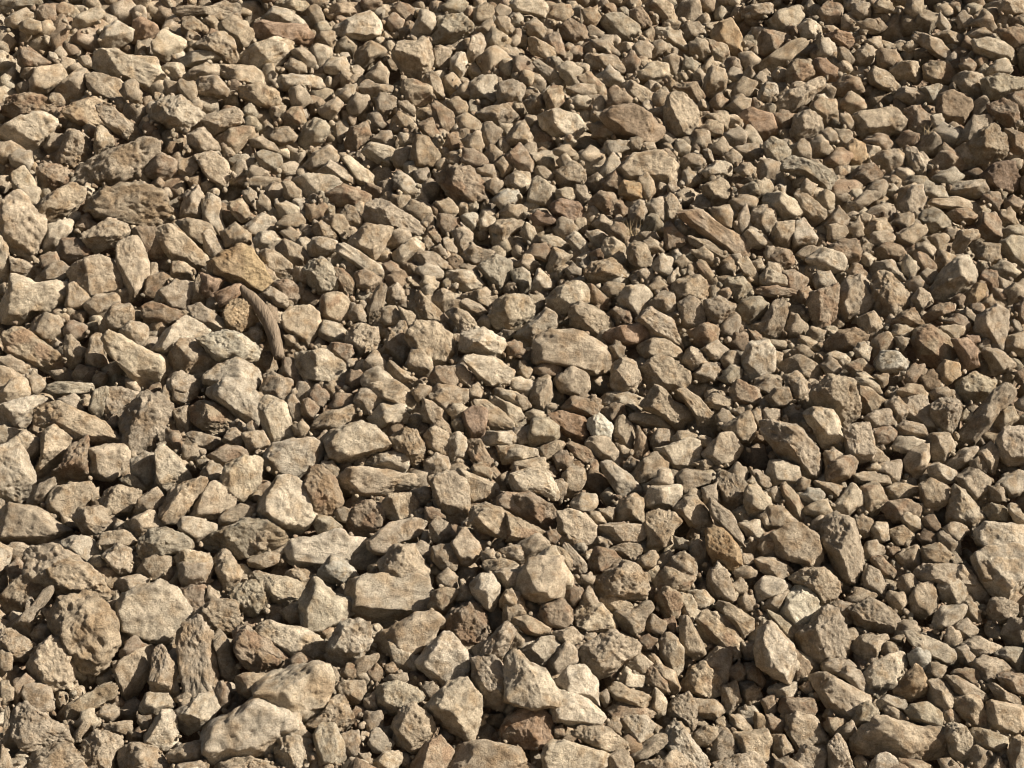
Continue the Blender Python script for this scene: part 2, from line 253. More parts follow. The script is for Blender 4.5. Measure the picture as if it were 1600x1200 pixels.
# ---------------------------------------------------------------- the traced stones
# one line per stone: tone code, then its outline in photo pixels; largest first
STONES = '''
p 0 310,1150 331,1129 362,1116 399,1091 420,1103 462,1113 465,1150 430,1176 394,1184 352,1200 323,1184 315,1168
nr 0 66,956 100,935 136,932 168,948 184,972 181,1006 171,1042 152,1053 142,1069 129,1077 117,1056 113,1011 94,998 76,974
ps 1 542,935 548,909 579,899 652,901 676,914 674,938 660,951 642,964 605,977 574,976 558,966
p 0 374,1079 422,1061 490,1037 508,1040 519,1053 519,1074 506,1108 482,1129 442,1134 435,1116 406,1095
p 0 184,948 194,930 220,914 242,914 249,906 273,924 299,964 278,985 262,1003 242,1008 218,998 184,972
n 0 1332,1163 1343,1145 1369,1124 1387,1120 1408,1129 1445,1137 1474,1134 1479,1153 1471,1187 1445,1190 1403,1179 1364,1182 1338,1187
nr 0 133,319 147,300 163,290 223,287 255,300 268,334 265,348 231,358 197,348 150,349 134,329
nr 0 42,863 60,852 92,855 123,874 160,902 158,916 100,931 45,910
n 1 836,558 840,529 861,517 892,516 913,521 937,536 965,558 948,576 921,586 895,576 840,571
nr 0 276,990 284,977 307,964 318,974 331,998 344,1058 344,1082 310,1087 289,1082 284,1048
p 1 445,858 458,842 495,839 532,828 548,842 574,842 579,858 590,881 568,894 537,884 508,879 469,887 448,874
nr 0 184,661 200,637 223,615 252,619 273,645 260,666 260,687 236,708 210,711 189,692
p 0 398,800 416,771 432,748 450,744 469,753 490,779 492,808 461,839 448,837 432,821 406,810
nr 0 118,278 131,255 168,236 200,226 223,213 248,223 247,244 223,262 210,278 163,289 134,291
p 0 1172,998 1197,972 1210,977 1226,1003 1242,1014 1273,1032 1270,1064 1252,1071 1223,1058 1184,1042 1178,1016
n 1 -5,803 16,787 60,795 84,813 118,834 94,842 87,852 39,847 -5,847
p 0 659,1108 687,1079 705,1066 729,1061 752,1092 750,1121 739,1158 705,1142 679,1121
p 0 16,429 34,432 58,445 84,439 108,442 108,463 97,484 74,489 52,484 39,505 21,505 3,500 3,479 16,452
gr 0 315,852 339,832 381,813 410,813 444,832 446,847 420,860 388,871 365,871 352,860 326,868
p 0 790,1032 803,1016 819,1027 827,1042 853,1048 861,1066 877,1084 871,1103 835,1108 790,1095
n 0 47,650 60,631 92,628 131,646 158,656 189,682 181,695 147,695 123,690 92,671 63,666
nr 1 702,1195 726,1163 758,1159 810,1168 820,1187 800,1210 705,1216
n 0 1,350 10,311 29,295 52,326 71,345 71,363 58,395 47,405 16,390 3,368
nr 0 1244,990 1267,980 1290,951 1309,951 1322,982 1324,1011 1319,1029 1293,1035 1277,1045 1259,1027
n 0 1190,658 1214,658 1246,666 1272,692 1285,721 1282,748 1259,748 1240,729 1214,706 1193,682
p 1 163,529 173,517 189,523 218,542 236,552 257,558 264,581 252,600 228,610 210,597 192,573 168,552
n 1 587,995 616,977 652,958 676,955 694,969 668,1011 652,1022 608,1024 590,1016
p 0 142,87 163,77 184,76 197,87 244,89 244,102 260,113 264,129 236,148 220,134 202,121 181,121 142,108
n 0 1288,826 1298,808 1316,805 1335,818 1348,868 1348,887 1335,913 1314,913 1298,871 1288,847
sp 1 808,894 853,860 866,855 882,884 895,905 890,921 842,942 806,910
p 1 1521,866 1540,855 1574,850 1603,855 1605,905 1574,916 1532,913 1526,884
nr 0 16,1121 24,1103 42,1103 79,1126 102,1140 110,1163 92,1176 52,1176 21,1148
p 0 509,687 521,671 563,660 584,666 616,692 600,706 571,713 537,725 519,719
ov 0 326,410 349,395 378,382 394,392 410,416 430,450 425,468 404,452 368,442 331,429
gs 1 469,943 479,922 492,903 500,909 521,935 561,938 561,953 516,980 477,987 471,974
p 1 850,1179 858,1163 882,1158 948,1176 948,1197 921,1216 853,1210
nr 0 43,1042 55,1016 79,998 110,1006 113,1056 116,1079 87,1082 52,1058
s 0 800,919 829,874 877,869 884,901 879,935 850,941 822,932
nr 0 903,1032 906,1011 937,995 958,985 979,1000 995,1000 997,1022 974,1035 953,1053 934,1060 913,1045
s 1 525,745 558,729 613,736 663,748 666,761 626,766 608,771 574,776 548,768 529,755
p 1 651,1035 668,1011 694,990 708,993 734,1024 734,1042 716,1061 692,1071 674,1058 658,1045
p 0 -3,703 24,684 39,711 55,753 52,771 26,784 3,784
p 1 414,711 429,692 487,684 503,695 503,719 477,737 464,748 424,737 412,721
n 1 963,265 990,242 1029,236 1066,265 1063,291 1024,291 974,281
nr 0 66,885 105,874 136,882 158,901 169,930 165,940 131,932 89,922 79,901
n 0 0,526 26,512 42,516 74,542 102,555 94,578 71,582 39,565 5,552
br 0 360,990 378,982 394,985 420,1003 446,1022 446,1053 410,1053 381,1040
p 0 1181,1016 1185,990 1204,972 1238,1006 1244,1042 1235,1069 1209,1056 1185,1040
p 0 1526,885 1532,872 1605,872 1605,906 1584,932 1576,936 1553,930 1534,906
p 0 400,980 422,968 442,980 469,980 495,993 511,1008 508,1024 482,1028 453,1027 406,993
dr 1 932,178 961,168 990,161 1016,178 1041,205 1026,218 1005,226 990,215 963,210 953,197
n 1 1204,834 1227,821 1251,818 1277,837 1285,868 1272,892 1246,879 1217,868
n 0 679,774 668,748 705,737 729,753 734,784 731,813 716,826 700,813 679,790
n 0 108,421 126,408 152,400 171,405 190,429 189,450 163,460 142,466 116,447
n 0 1269,611 1296,587 1332,593 1343,632 1343,650 1319,666 1306,642 1272,635
nr 0 929,911 948,893 979,877 1000,888 1013,914 1008,932 984,940 937,935
p 0 312,616 349,594 373,593 410,622 402,664 394,669 368,648 336,624
pr 0 513,1006 532,974 558,969 574,974 579,1003 563,1032 532,1042 508,1032
rr 0 785,1137 811,1111 842,1108 861,1121 866,1148 842,1166 811,1167 787,1158
n 0 734,1032 773,1027 794,1053 797,1084 784,1111 752,1095 739,1058
nr 0 58,1176 87,1163 110,1163 126,1182 129,1210 58,1216 34,1195
n 0 634,521 652,502 681,505 705,526 713,552 697,568 676,573 658,552 639,536
n 1 184,384 200,368 213,368 218,387 232,408 231,437 220,466 205,474 194,442 184,418
s 1 1273,1069 1277,1056 1296,1054 1364,1092 1343,1103 1335,1124 1314,1124 1296,1108 1280,1087
n 0 591,879 616,852 647,852 652,866 676,900 666,913 618,908 600,897
bs 1 1060,334 1074,324 1097,329 1129,353 1158,368 1176,395 1171,405 1144,397 1105,371 1074,350
p 1 858,1090 877,1079 916,1092 945,1121 937,1134 895,1137 864,1126
br 0 679,273 705,260 736,262 758,289 763,312 718,323 705,310 689,289
n 0 734,797 758,787 784,795 820,821 826,842 810,851 778,839 752,829 736,816
n 0 1494,677 1521,650 1555,611 1574,595 1597,603 1584,627 1555,642 1545,669 1521,698 1503,690
p 0 310,586 341,571 368,560 399,573 404,600 394,615 328,605
nr 0 0,932 32,901 60,890 71,901 68,922 34,958 16,969 0,974
br 0 692,977 705,956 739,940 758,964 765,995 736,1011 710,1003
n 1 1309,458 1322,437 1343,429 1353,438 1374,463 1366,481 1338,497 1314,506 1309,489
n 0 1427,531 1432,516 1453,508 1477,523 1506,550 1500,563 1464,573 1437,565
nr 0 328,1205 354,1190 394,1184 430,1195 446,1216 341,1226
n 0 613,1134 626,1111 645,1099 674,1121 680,1140 663,1163 647,1178 621,1161
p 0 1453,452 1471,426 1490,408 1516,396 1530,421 1521,442 1500,460 1474,474 1458,463
n 0 1000,578 1016,563 1034,555 1055,565 1080,586 1076,602 1058,613 1037,610 1013,613 1003,594
nr 0 181,1176 210,1161 236,1171 265,1200 262,1216 194,1216
p 0 461,552 484,550 506,547 532,563 548,581 537,605 516,597 477,592 464,573
b 0 475,753 484,732 503,729 524,748 536,784 521,805 495,805 482,779
nr 0 1361,442 1369,426 1390,426 1406,442 1420,458 1419,479 1406,497 1387,502 1369,484 1364,463
p 0 0,205 26,189 63,173 87,189 84,205 58,231 47,235 0,215
n 0 1087,969 1105,953 1131,964 1155,987 1163,1003 1160,1024 1150,1035 1136,1014 1100,1003
w 0 307,529 349,516 378,523 404,544 402,565 375,563 341,563 320,544
nr 0 126,1163 152,1142 178,1148 194,1163 173,1179 184,1210 142,1213
br 0 787,771 829,771 864,790 873,821 853,826 822,816 790,797
n 1 176,1048 184,1035 215,1016 231,1016 236,1048 210,1095 194,1100 189,1074
nr 1 1330,184 1338,176 1377,171 1398,168 1418,189 1411,207 1380,213 1353,218 1340,207
n 1 242,358 265,350 289,366 326,405 323,422 297,416 270,408 257,392
pr 0 1042,1142 1060,1130 1076,1148 1089,1168 1105,1184 1108,1210 1058,1200 1042,1163
g 0 218,842 236,829 257,826 289,837 302,850 297,860 257,871 231,881 218,863
n 0 1037,171 1047,147 1066,142 1092,173 1092,200 1081,214 1052,213 1039,194
p 0 346,748 354,726 381,713 407,716 406,753 381,784 362,771 346,761
p 0 765,497 778,468 800,460 823,463 834,479 831,510 810,516 771,512
p 0 374,87 394,71 430,58 452,63 459,71 441,97 420,116 388,105 375,97
n 0 1000,635 1013,619 1026,602 1039,608 1052,627 1089,645 1087,658 1068,675 1047,664 1034,650 1008,642
n 0 613,87 621,66 668,60 675,84 671,113 652,126 632,121 626,105
w 1 1218,958 1230,930 1254,915 1272,924 1282,956 1277,969 1254,980 1240,986 1227,972
p 0 1351,1053 1364,1037 1390,1024 1414,1022 1419,1032 1408,1061 1369,1090 1351,1082
p 1 411,619 429,624 445,629 458,674 461,684 437,695 422,695 406,653 406,635
pr 0 231,173 257,155 281,150 312,173 310,189 284,207 270,205 262,194 234,186
n 0 63,679 84,666 110,687 105,706 102,719 76,745 58,755 50,737 66,716
nr 1 139,703 168,695 194,695 202,708 200,729 173,753 142,745
n 0 55,324 68,311 113,286 131,297 131,311 108,340 76,353
nr 0 1324,951 1364,936 1390,951 1407,969 1403,990 1372,987 1338,977 1332,961
n 1 71,782 87,761 139,753 144,774 123,797 100,813 76,797
n 1 575,845 608,818 652,810 666,824 652,839 626,845 616,860 584,871 579,858
n 1 1226,1119 1246,1113 1272,1121 1293,1150 1285,1171 1246,1171 1230,1142
n 1 297,803 315,768 331,753 352,758 370,776 362,795 339,808 315,813
p 1 1525,852 1526,829 1540,816 1603,821 1603,855 1574,855 1548,855
n 0 262,560 281,531 302,531 318,550 341,571 310,586 278,584
p 0 273,1111 299,1098 307,1087 336,1084 341,1108 328,1129 294,1148 278,1137
nr 0 1513,228 1529,207 1555,192 1571,215 1571,242 1542,262 1524,255
b 1 647,1192 663,1163 687,1150 708,1174 694,1205 674,1216 637,1208
n 0 249,797 278,758 312,746 326,755 302,784 278,816 260,821 252,810
p 0 79,1119 116,1095 168,1066 186,1064 184,1084 147,1108 110,1126 94,1129
n 0 236,1027 244,1008 257,1016 276,1045 278,1069 278,1103 265,1084 236,1084
p 0 1479,813 1490,755 1511,771 1542,810 1534,821 1519,832 1495,821
nr 0 302,961 333,938 368,940 375,972 373,982 352,990 326,982
br 0 105,700 134,679 138,716 139,748 116,755 87,758 84,742 102,721
n 1 1529,494 1558,476 1576,489 1576,505 1568,544 1548,547 1524,518
n 0 568,340 576,317 595,308 621,326 647,340 659,353 655,368 626,355 600,351 574,349
b 0 541,816 550,795 574,782 600,790 605,808 590,829 571,842 548,834
nr 0 385,818 403,813 429,818 448,837 437,852 406,868 385,868
n 1 871,800 892,795 916,805 932,821 934,852 916,858 898,842 874,832
nr 0 294,640 310,627 333,629 362,645 370,661 341,681 315,669 297,656
p 0 390,893 416,901 442,901 469,909 478,927 466,943 442,949 424,940 416,911 390,909
p 1 866,1066 890,1042 913,1040 932,1064 937,1106 911,1090 877,1079
p 0 -5,635 47,619 74,620 63,635 39,669 16,666 -5,664
p 1 1160,558 1171,536 1200,531 1210,547 1211,578 1194,592 1173,594 1163,581
p 0 236,547 255,521 289,494 315,508 326,521 302,531 278,536 262,560
p 1 1018,703 1047,695 1076,684 1092,690 1097,716 1079,732 1050,737 1034,716
n 1 441,497 453,481 484,479 498,489 500,513 482,542 466,531 448,516
p 1 1255,650 1272,636 1301,642 1311,658 1318,687 1293,706 1280,692 1272,671
n 0 1060,1079 1079,1045 1100,1035 1129,1066 1131,1090 1100,1092 1084,1082
g 0 586,1090 592,1071 618,1064 652,1077 666,1090 626,1103 616,1119 587,1103
g 0 1219,268 1225,252 1243,243 1269,252 1301,265 1306,278 1290,302 1272,284 1248,278
nr 0 76,244 97,231 105,202 131,210 144,244 123,265 81,255
br 0 0,168 16,150 52,147 71,152 92,173 81,184 63,175 29,186 5,181
n 0 1113,1197 1152,1182 1178,1176 1200,1200 1194,1216 1121,1216
n 1 545,376 568,351 613,354 610,366 597,392 584,409 563,397 548,384
p 0 718,547 723,521 755,512 786,529 789,539 778,560 752,558 731,552
n 0 1013,847 1008,821 1010,805 1026,797 1052,803 1067,816 1052,826 1050,847 1026,860 1008,855
n 0 1427,900 1442,884 1482,881 1508,884 1521,900 1516,916 1456,913
p 1 718,560 734,554 771,558 805,581 794,602 765,602 744,589 736,571
p 0 797,740 829,732 858,740 874,771 869,787 842,768 816,768 803,766 797,750
n 0 890,481 906,471 926,479 948,492 961,510 937,529 916,518 892,508
p 0 220,1158 252,1111 276,1121 278,1163 257,1176 228,1166
gr 0 360,927 373,914 394,907 417,914 423,938 412,958 391,965 368,940
nr 0 1235,906 1254,890 1293,890 1314,914 1303,938 1285,951 1274,924 1254,914
p 0 244,706 255,695 278,713 297,745 284,761 262,768 247,750
n 0 995,1192 1037,1187 1052,1171 1076,1190 1094,1210 995,1213
br 0 1261,474 1267,458 1290,452 1309,442 1311,452 1306,494 1293,514 1274,510 1267,492
o 0 1104,829 1116,824 1134,829 1155,858 1158,879 1139,889 1116,879 1105,855
g 1 490,1148 500,1134 524,1132 537,1163 540,1187 513,1197 500,1195
n 0 129,366 171,341 197,350 202,363 184,382 150,396 139,387
n 1 1542,1113 1548,1095 1600,1106 1603,1142 1566,1144 1545,1134
n 0 1319,671 1327,664 1358,661 1368,703 1361,716 1343,724 1322,708
rr 1 395,47 408,32 442,37 477,39 490,58 477,74 442,59 422,60 400,63
n 0 561,611 574,598 616,595 634,606 655,629 647,642 613,632 592,619 558,614
n 0 113,813 123,795 158,791 184,818 173,829 155,842 131,834
n 1 1558,684 1568,669 1600,666 1603,726 1574,725 1558,711
p 1 853,468 866,452 895,439 908,442 924,458 919,474 890,479 887,494 869,492
n 0 890,1148 911,1134 948,1137 979,1158 982,1174 950,1176 921,1163
p 1 840,181 874,173 906,181 921,200 895,215 866,213 848,200
pr 0 429,1176 437,1155 458,1149 482,1158 487,1179 477,1197 448,1200 432,1192
dr 1 1465,171 1469,147 1487,139 1516,155 1519,171 1508,192 1490,197 1469,186
n 0 992,500 1018,480 1050,500 1060,523 1068,544 1052,536 1018,529 1003,508
p 1 898,956 916,945 940,945 966,974 963,985 921,990 903,982
p 1 517,42 532,33 579,17 595,37 592,55 571,62 537,58 521,47
nr 0 734,1014 760,1003 789,972 807,987 784,1029 736,1032
n 0 155,784 168,766 189,759 218,768 218,782 207,803 184,810 168,800
n 0 787,797 816,813 853,832 850,845 800,852 787,847
n 0 1210,160 1222,142 1248,139 1280,118 1288,126 1285,139 1259,163 1240,176 1214,173
rd 0 1532,276 1555,255 1584,252 1593,284 1584,299 1555,299 1534,286
g 0 474,429 482,410 503,403 519,416 532,432 532,450 513,455 498,458 484,445
nr 0 474,1132 506,1111 516,1092 537,1092 555,1124 537,1142 516,1132 487,1137
p 0 802,526 829,500 856,480 869,492 871,513 842,523 829,547 806,534
g 0 1494,616 1498,595 1521,582 1555,595 1555,614 1526,632 1503,624
n 1 1097,708 1126,677 1142,677 1160,700 1150,719 1131,730 1110,724
n 0 294,200 320,181 365,167 378,178 375,194 331,210 297,206
n 0 100,173 113,163 147,152 163,158 168,178 160,194 123,194 102,181
nr 0 608,684 634,669 652,674 663,700 660,740 642,737 642,708 618,703
n 1 1052,797 1068,782 1087,774 1110,803 1114,818 1097,839 1084,829 1068,808
n 0 297,71 320,58 349,50 365,63 371,92 360,101 346,94
p 0 273,868 294,860 326,871 333,889 320,908 302,910 281,897
g 0 671,59 687,45 681,26 721,22 739,42 734,52 708,66 674,68
n 0 1052,608 1066,603 1092,622 1116,650 1126,669 1110,687 1092,671 1087,650 1068,624
p 1 1416,990 1432,987 1479,1008 1503,1027 1504,1040 1482,1039 1450,1024 1424,1006
n 0 911,426 926,410 958,403 987,429 988,434 963,443 921,439
nr 0 1118,753 1131,737 1152,745 1168,758 1163,790 1150,803 1131,787
n 0 637,476 655,454 674,474 692,489 710,508 708,521 679,505 655,502 642,489
nr 0 0,985 16,982 52,1006 60,1014 39,1035 21,1032 0,1016
n 1 1144,1148 1178,1148 1200,1142 1207,1163 1200,1187 1178,1192 1158,1174
or 0 349,489 360,471 378,466 396,479 399,502 378,523 354,510
p 0 971,1126 979,1119 1010,1119 1026,1137 1018,1158 995,1170 982,1161
n 1 1414,619 1448,619 1458,650 1461,675 1442,674 1432,658 1414,661
n 0 272,16 289,8 326,14 349,0 378,10 375,26 349,34 326,24 276,29
n 0 1240,1184 1259,1163 1290,1174 1290,1208 1248,1216
nr 0 1453,632 1477,622 1503,627 1500,648 1484,679 1466,671 1456,650
n 1 958,573 974,558 992,565 1001,594 990,610 971,620 955,602
n 0 541,534 545,513 561,505 590,513 592,531 584,547 561,560 553,550
rr 1 856,648 877,642 913,653 924,679 911,694 882,679 864,661
n 0 152,163 168,160 189,178 223,210 202,220 171,202 154,181
n 1 662,619 684,600 731,608 731,624 713,640 692,642 676,629
nr 0 1042,1116 1052,1092 1076,1082 1094,1103 1087,1137 1081,1150 1063,1126
g 0 747,418 758,408 776,399 800,408 796,445 781,458 765,445 758,432
n 1 705,737 723,734 758,750 778,758 776,774 736,788 731,768
n 0 168,606 189,606 218,614 210,627 194,637 181,656 165,658 158,642
n 0 596,550 608,523 630,498 641,531 639,560 629,576 613,558
n 0 595,790 608,771 642,771 655,784 652,800 626,813 608,810
n 1 937,821 968,817 1005,821 1013,839 995,847 961,850 940,837
br 0 390,993 414,1014 448,1032 429,1050 390,1050
p 0 814,1019 842,998 866,995 877,1011 842,1048 827,1040
p 0 1477,1148 1484,1134 1506,1134 1521,1158 1519,1182 1506,1197 1487,1179
br 0 59,265 66,252 100,262 114,276 105,289 74,304 62,297
g 0 1537,123 1558,116 1603,123 1600,139 1574,152 1545,155
n 0 1293,1166 1309,1148 1322,1161 1327,1184 1340,1208 1296,1210
p 0 461,281 477,272 513,273 534,284 529,297 479,308 469,297
p 0 1519,63 1548,59 1568,66 1597,92 1584,100 1548,92 1524,81
g 0 1235,905 1243,894 1285,889 1303,900 1303,921 1259,926
r 1 1150,184 1171,169 1205,178 1215,207 1197,218 1168,202
n 1 46,126 55,110 91,98 106,121 87,134 71,147 47,144
nr 0 326,985 341,987 357,1003 362,1027 375,1048 360,1066 344,1056 339,1022
n 0 134,116 147,112 189,126 193,155 168,154 144,150 136,131
o 0 1395,1082 1416,1053 1429,1037 1442,1048 1450,1074 1442,1087 1422,1095
br 1 768,784 789,771 810,771 831,782 844,813 836,818 800,800
n 0 302,242 331,236 354,252 360,276 349,293 326,278
n 0 1487,1092 1516,1087 1532,1092 1542,1116 1544,1137 1521,1137 1500,1116
p 0 734,914 750,898 768,898 781,916 778,938 771,955 750,945 739,927
o 1 1113,50 1126,34 1144,28 1158,55 1159,84 1147,92 1136,76 1113,63
n 0 87,142 108,123 113,108 131,105 136,139 131,155 105,163 91,152
n 1 1180,108 1193,94 1243,60 1259,59 1257,74 1225,102 1185,119
n 1 500,468 511,458 534,458 548,474 548,494 534,505 521,501 502,494
p 0 940,724 953,721 984,742 1000,761 1003,774 990,768 968,779 953,753 942,740
n 0 1422,938 1432,916 1456,910 1466,935 1464,951 1440,968 1424,958
nr 0 958,956 992,951 1013,938 1021,951 1008,966 1003,985 979,995 963,966
n 0 795,863 814,847 840,834 861,850 853,863 814,883 795,874
p 0 1193,313 1206,299 1225,303 1246,316 1256,332 1240,344 1219,345 1204,329
p 0 1008,779 1018,761 1066,758 1063,787 1042,795 1010,795
p 0 1257,408 1285,387 1311,395 1328,408 1324,421 1303,426 1274,421
w 0 496,894 519,868 542,881 563,905 537,913 500,908
n 0 642,236 650,213 668,215 689,244 681,260 660,266 645,257
n 0 988,745 1003,721 1024,706 1042,724 1047,740 1021,753 997,755
p 0 205,719 226,708 244,711 247,748 231,766 207,745
p 0 605,1003 613,1000 652,1022 658,1053 637,1056 613,1037
b 0 780,1148 792,1121 810,1113 826,1119 826,1163 810,1166
n 0 341,37 368,24 394,47 396,68 378,77 362,63 344,52
nr 0 1050,450 1058,437 1092,429 1106,445 1105,463 1092,471 1074,463 1058,474
n 0 864,592 895,573 919,586 921,607 906,620 874,610
nr 0 1022,909 1042,885 1074,901 1092,901 1074,924 1032,927
nr 0 1183,518 1196,494 1209,471 1227,468 1230,489 1222,518 1212,529 1190,523
p 0 92,847 113,838 136,839 158,863 144,887 123,874 100,858
br 0 840,964 848,945 877,936 892,951 895,966 879,982 853,977
n 0 373,136 404,131 430,139 438,155 430,168 399,165 375,152
br 0 219,479 236,471 289,489 286,500 252,513 228,500
n 0 16,595 34,590 46,616 34,635 0,642 -5,619
nr 0 1495,748 1521,732 1548,748 1545,768 1521,784 1506,771
g 0 940,37 942,24 968,20 997,39 997,55 979,64 958,56
n 0 705,850 726,824 750,852 752,868 731,884 718,881
nr 0 1516,1037 1534,1025 1566,1032 1587,1053 1558,1058 1542,1069 1524,1053
n 0 5,977 34,964 68,938 63,927 76,911 84,927 79,940 52,961 50,990 39,998 16,985
n 1 34,1084 39,1069 58,1069 79,1077 84,1108 66,1116 42,1103
n 0 1105,1176 1123,1140 1139,1142 1150,1168 1152,1184 1113,1195
p 0 966,466 979,447 1008,447 1018,463 1008,479 995,500 984,487 968,479
p 0 1032,1003 1042,990 1055,995 1068,1016 1066,1042 1058,1064 1042,1040 1032,1024
n 0 1060,966 1076,964 1087,985 1102,1016 1092,1032 1066,1019
nr 0 1235,207 1243,181 1259,173 1282,184 1286,205 1254,222 1238,215
p 0 574,653 597,631 632,632 642,650 632,664 613,656 597,669 584,666
n 0 248,455 273,438 302,442 303,458 289,483 270,483
dr 0 1288,536 1311,518 1335,513 1358,523 1353,534 1327,548 1293,550
s 0 915,698 924,682 948,684 978,716 974,734 948,721 924,708
rr 1 942,521 968,510 1000,506 1016,521 1008,534 974,539 948,534
n 0 958,808 968,784 990,771 1005,779 1005,821 984,816 963,816
p 0 600,896 608,877 658,877 674,898 676,916 663,906 621,901
b 0 210,358 242,355 262,400 242,405 226,400 213,374
g 0 824,684 832,656 856,653 874,669 871,687 850,695 829,698
p 0 568,724 590,708 618,706 642,706 639,729 629,740 613,734 584,729
n 0 995,539 1021,529 1042,531 1067,550 1063,560 1026,560 1008,560
br 0 85,390 100,374 126,374 143,387 139,403 113,413 92,405
n 0 281,901 278,880 331,880 326,911 284,918
nr 0 155,521 158,502 178,476 205,476 210,500 194,513 168,518
n 1 1482,888 1508,885 1542,924 1548,943 1540,953 1516,930 1500,909
n 0 339,101 368,102 404,106 412,123 410,134 391,129 365,131 344,116
n 0 1126,669 1152,653 1171,640 1181,666 1173,699 1152,687
n 0 336,213 362,200 394,197 396,210 381,226 368,242 344,231
n 0 47,505 68,489 92,494 100,521 94,531 68,531 47,516
br 0 1377,797 1390,784 1416,780 1437,790 1442,805 1411,816 1398,818
b 0 511,302 537,289 563,297 579,304 574,320 521,323
n 0 729,624 758,624 781,640 805,661 802,677 765,671 760,642 739,632
nr 0 765,358 778,345 800,342 820,348 810,361 797,363 794,376 797,390 784,397 771,387
p 1 278,821 284,808 302,808 339,821 333,834 304,850 286,837
n 0 291,481 312,474 354,502 352,518 323,518 302,500
nr 0 1097,1035 1121,1011 1144,1019 1142,1042 1129,1069 1110,1053
n 0 1219,568 1248,554 1274,568 1285,578 1282,592 1259,592 1225,581
n 0 1106,782 1118,782 1144,805 1165,847 1158,855 1142,842 1131,824 1113,808
n 0 1399,321 1411,303 1422,290 1440,290 1446,313 1432,337 1406,337
p 0 1465,916 1477,903 1495,905 1513,919 1519,938 1508,941 1482,944 1469,935
nr 0 486,661 506,645 532,640 553,629 558,642 548,656 526,669 500,671 490,671
p 0 568,584 590,573 626,600 637,610 574,610 566,600
n 0 1060,474 1079,463 1092,471 1105,492 1100,508 1068,513 1063,502
gs 1 1561,379 1582,368 1603,371 1603,426 1574,408
p 0 71,355 110,340 110,363 87,390 63,400 66,379
p 0 158,58 165,42 181,32 207,47 205,63 173,79 158,74
p 1 239,71 257,46 289,63 289,74 260,97 242,87
p 1 1200,34 1219,16 1246,8 1255,24 1248,37 1232,55 1214,51
p 0 1576,1174 1582,1155 1605,1155 1605,1216 1579,1210
n 0 1185,810 1201,792 1222,792 1248,818 1212,829 1193,829
n 0 408,606 419,587 456,593 456,611 442,629 422,624 411,629
n 0 368,1058 378,1053 425,1053 425,1069 388,1090 370,1079
n 0 1105,916 1110,890 1134,890 1150,932 1134,940 1113,932
n 0 1453,679 1482,677 1492,698 1477,724 1456,721 1448,700
n 0 850,1042 884,1003 900,1016 903,1035 879,1050 866,1061
gr 0 466,220 479,194 495,184 511,192 516,207 503,223 477,235 469,228
n 0 192,818 210,808 236,797 262,826 236,826 218,845
n 0 331,876 346,860 362,868 378,897 373,913 341,905
br 0 731,690 752,687 760,706 781,740 778,755 758,737 742,724 731,708
p 1 1198,740 1204,721 1219,719 1246,729 1250,748 1235,761 1219,753 1212,762
n 0 1118,951 1136,941 1176,966 1178,985 1158,998 1139,969
n 0 1437,758 1456,748 1477,758 1482,784 1464,797 1442,787
n 0 626,126 642,123 674,136 674,158 652,168 632,158
br 0 1414,171 1437,165 1458,186 1456,202 1437,218 1419,200
p 0 1302,790 1332,755 1349,774 1348,790 1327,808 1306,805
p 0 1165,761 1184,758 1207,790 1186,797 1189,816 1171,810 1163,784
b 0 1289,745 1298,721 1327,712 1341,721 1335,740 1311,755 1290,753
n 0 1442,105 1456,94 1479,97 1495,113 1492,129 1458,131 1445,123
n 0 1345,761 1374,754 1387,784 1366,808 1348,792
s 0 1412,721 1424,703 1450,692 1452,716 1440,737 1437,758 1424,748 1416,737
g 1 1512,1137 1542,1140 1574,1153 1579,1168 1558,1175 1529,1166
b 0 1142,606 1152,593 1184,608 1194,624 1178,637 1144,629
n 0 1332,1014 1348,995 1387,993 1390,1003 1374,1016 1369,1032 1348,1032
n 0 226,874 242,868 270,871 262,894 242,905 210,900
br 0 1542,165 1568,155 1587,165 1592,189 1587,205 1568,194 1548,181
br 0 234,252 252,239 276,252 276,270 252,284 226,273
r 0 723,645 739,635 760,640 760,658 755,684 736,684 723,661
n 0 742,178 763,168 794,164 809,181 781,203 758,189
p 0 734,131 752,118 775,118 776,147 773,163 758,152 736,160 734,147
g 0 1150,481 1163,468 1189,463 1200,476 1197,489 1173,510 1160,500
nr 0 158,868 184,850 205,860 205,894 189,900 171,881
n 0 953,1074 968,1066 984,1079 1005,1082 1020,1092 1010,1108 979,1100 958,1092
p 1 529,384 537,380 561,392 597,417 597,430 579,426 553,413 528,396
nr 0 390,909 406,909 419,919 422,943 403,966 390,964
nr 0 1100,471 1123,463 1148,476 1144,492 1123,510 1105,494
p 0 315,316 328,302 344,311 346,342 352,358 341,367 320,345
n 0 634,571 642,547 655,536 674,560 675,576 660,594 642,581
g 0 1415,1111 1427,1100 1450,1098 1471,1113 1471,1129 1445,1134 1424,1124
n 0 402,395 416,390 429,392 456,413 453,432 435,437 408,408
p 0 832,281 842,276 866,294 866,312 853,326 824,315
nr 0 1544,953 1550,938 1568,935 1590,943 1592,958 1568,974 1548,972
n 0 1398,315 1408,294 1432,286 1442,299 1442,315 1427,331 1403,328
n 0 1491,123 1503,112 1532,116 1540,136 1537,158 1508,147
n 0 265,589 284,580 310,597 312,610 289,620 257,610
n 0 675,855 705,850 718,871 713,894 692,892 676,876
n 0 1532,552 1542,544 1568,547 1590,573 1574,581 1550,586 1545,568
nr 0 1024,935 1042,916 1068,932 1060,964 1037,964
n 0 1050,871 1068,862 1087,876 1089,902 1068,908 1042,887
n 0 428,390 442,372 458,379 474,390 483,400 481,416 461,426 450,400
nr 0 864,270 895,252 908,260 916,278 906,289 882,294 866,281
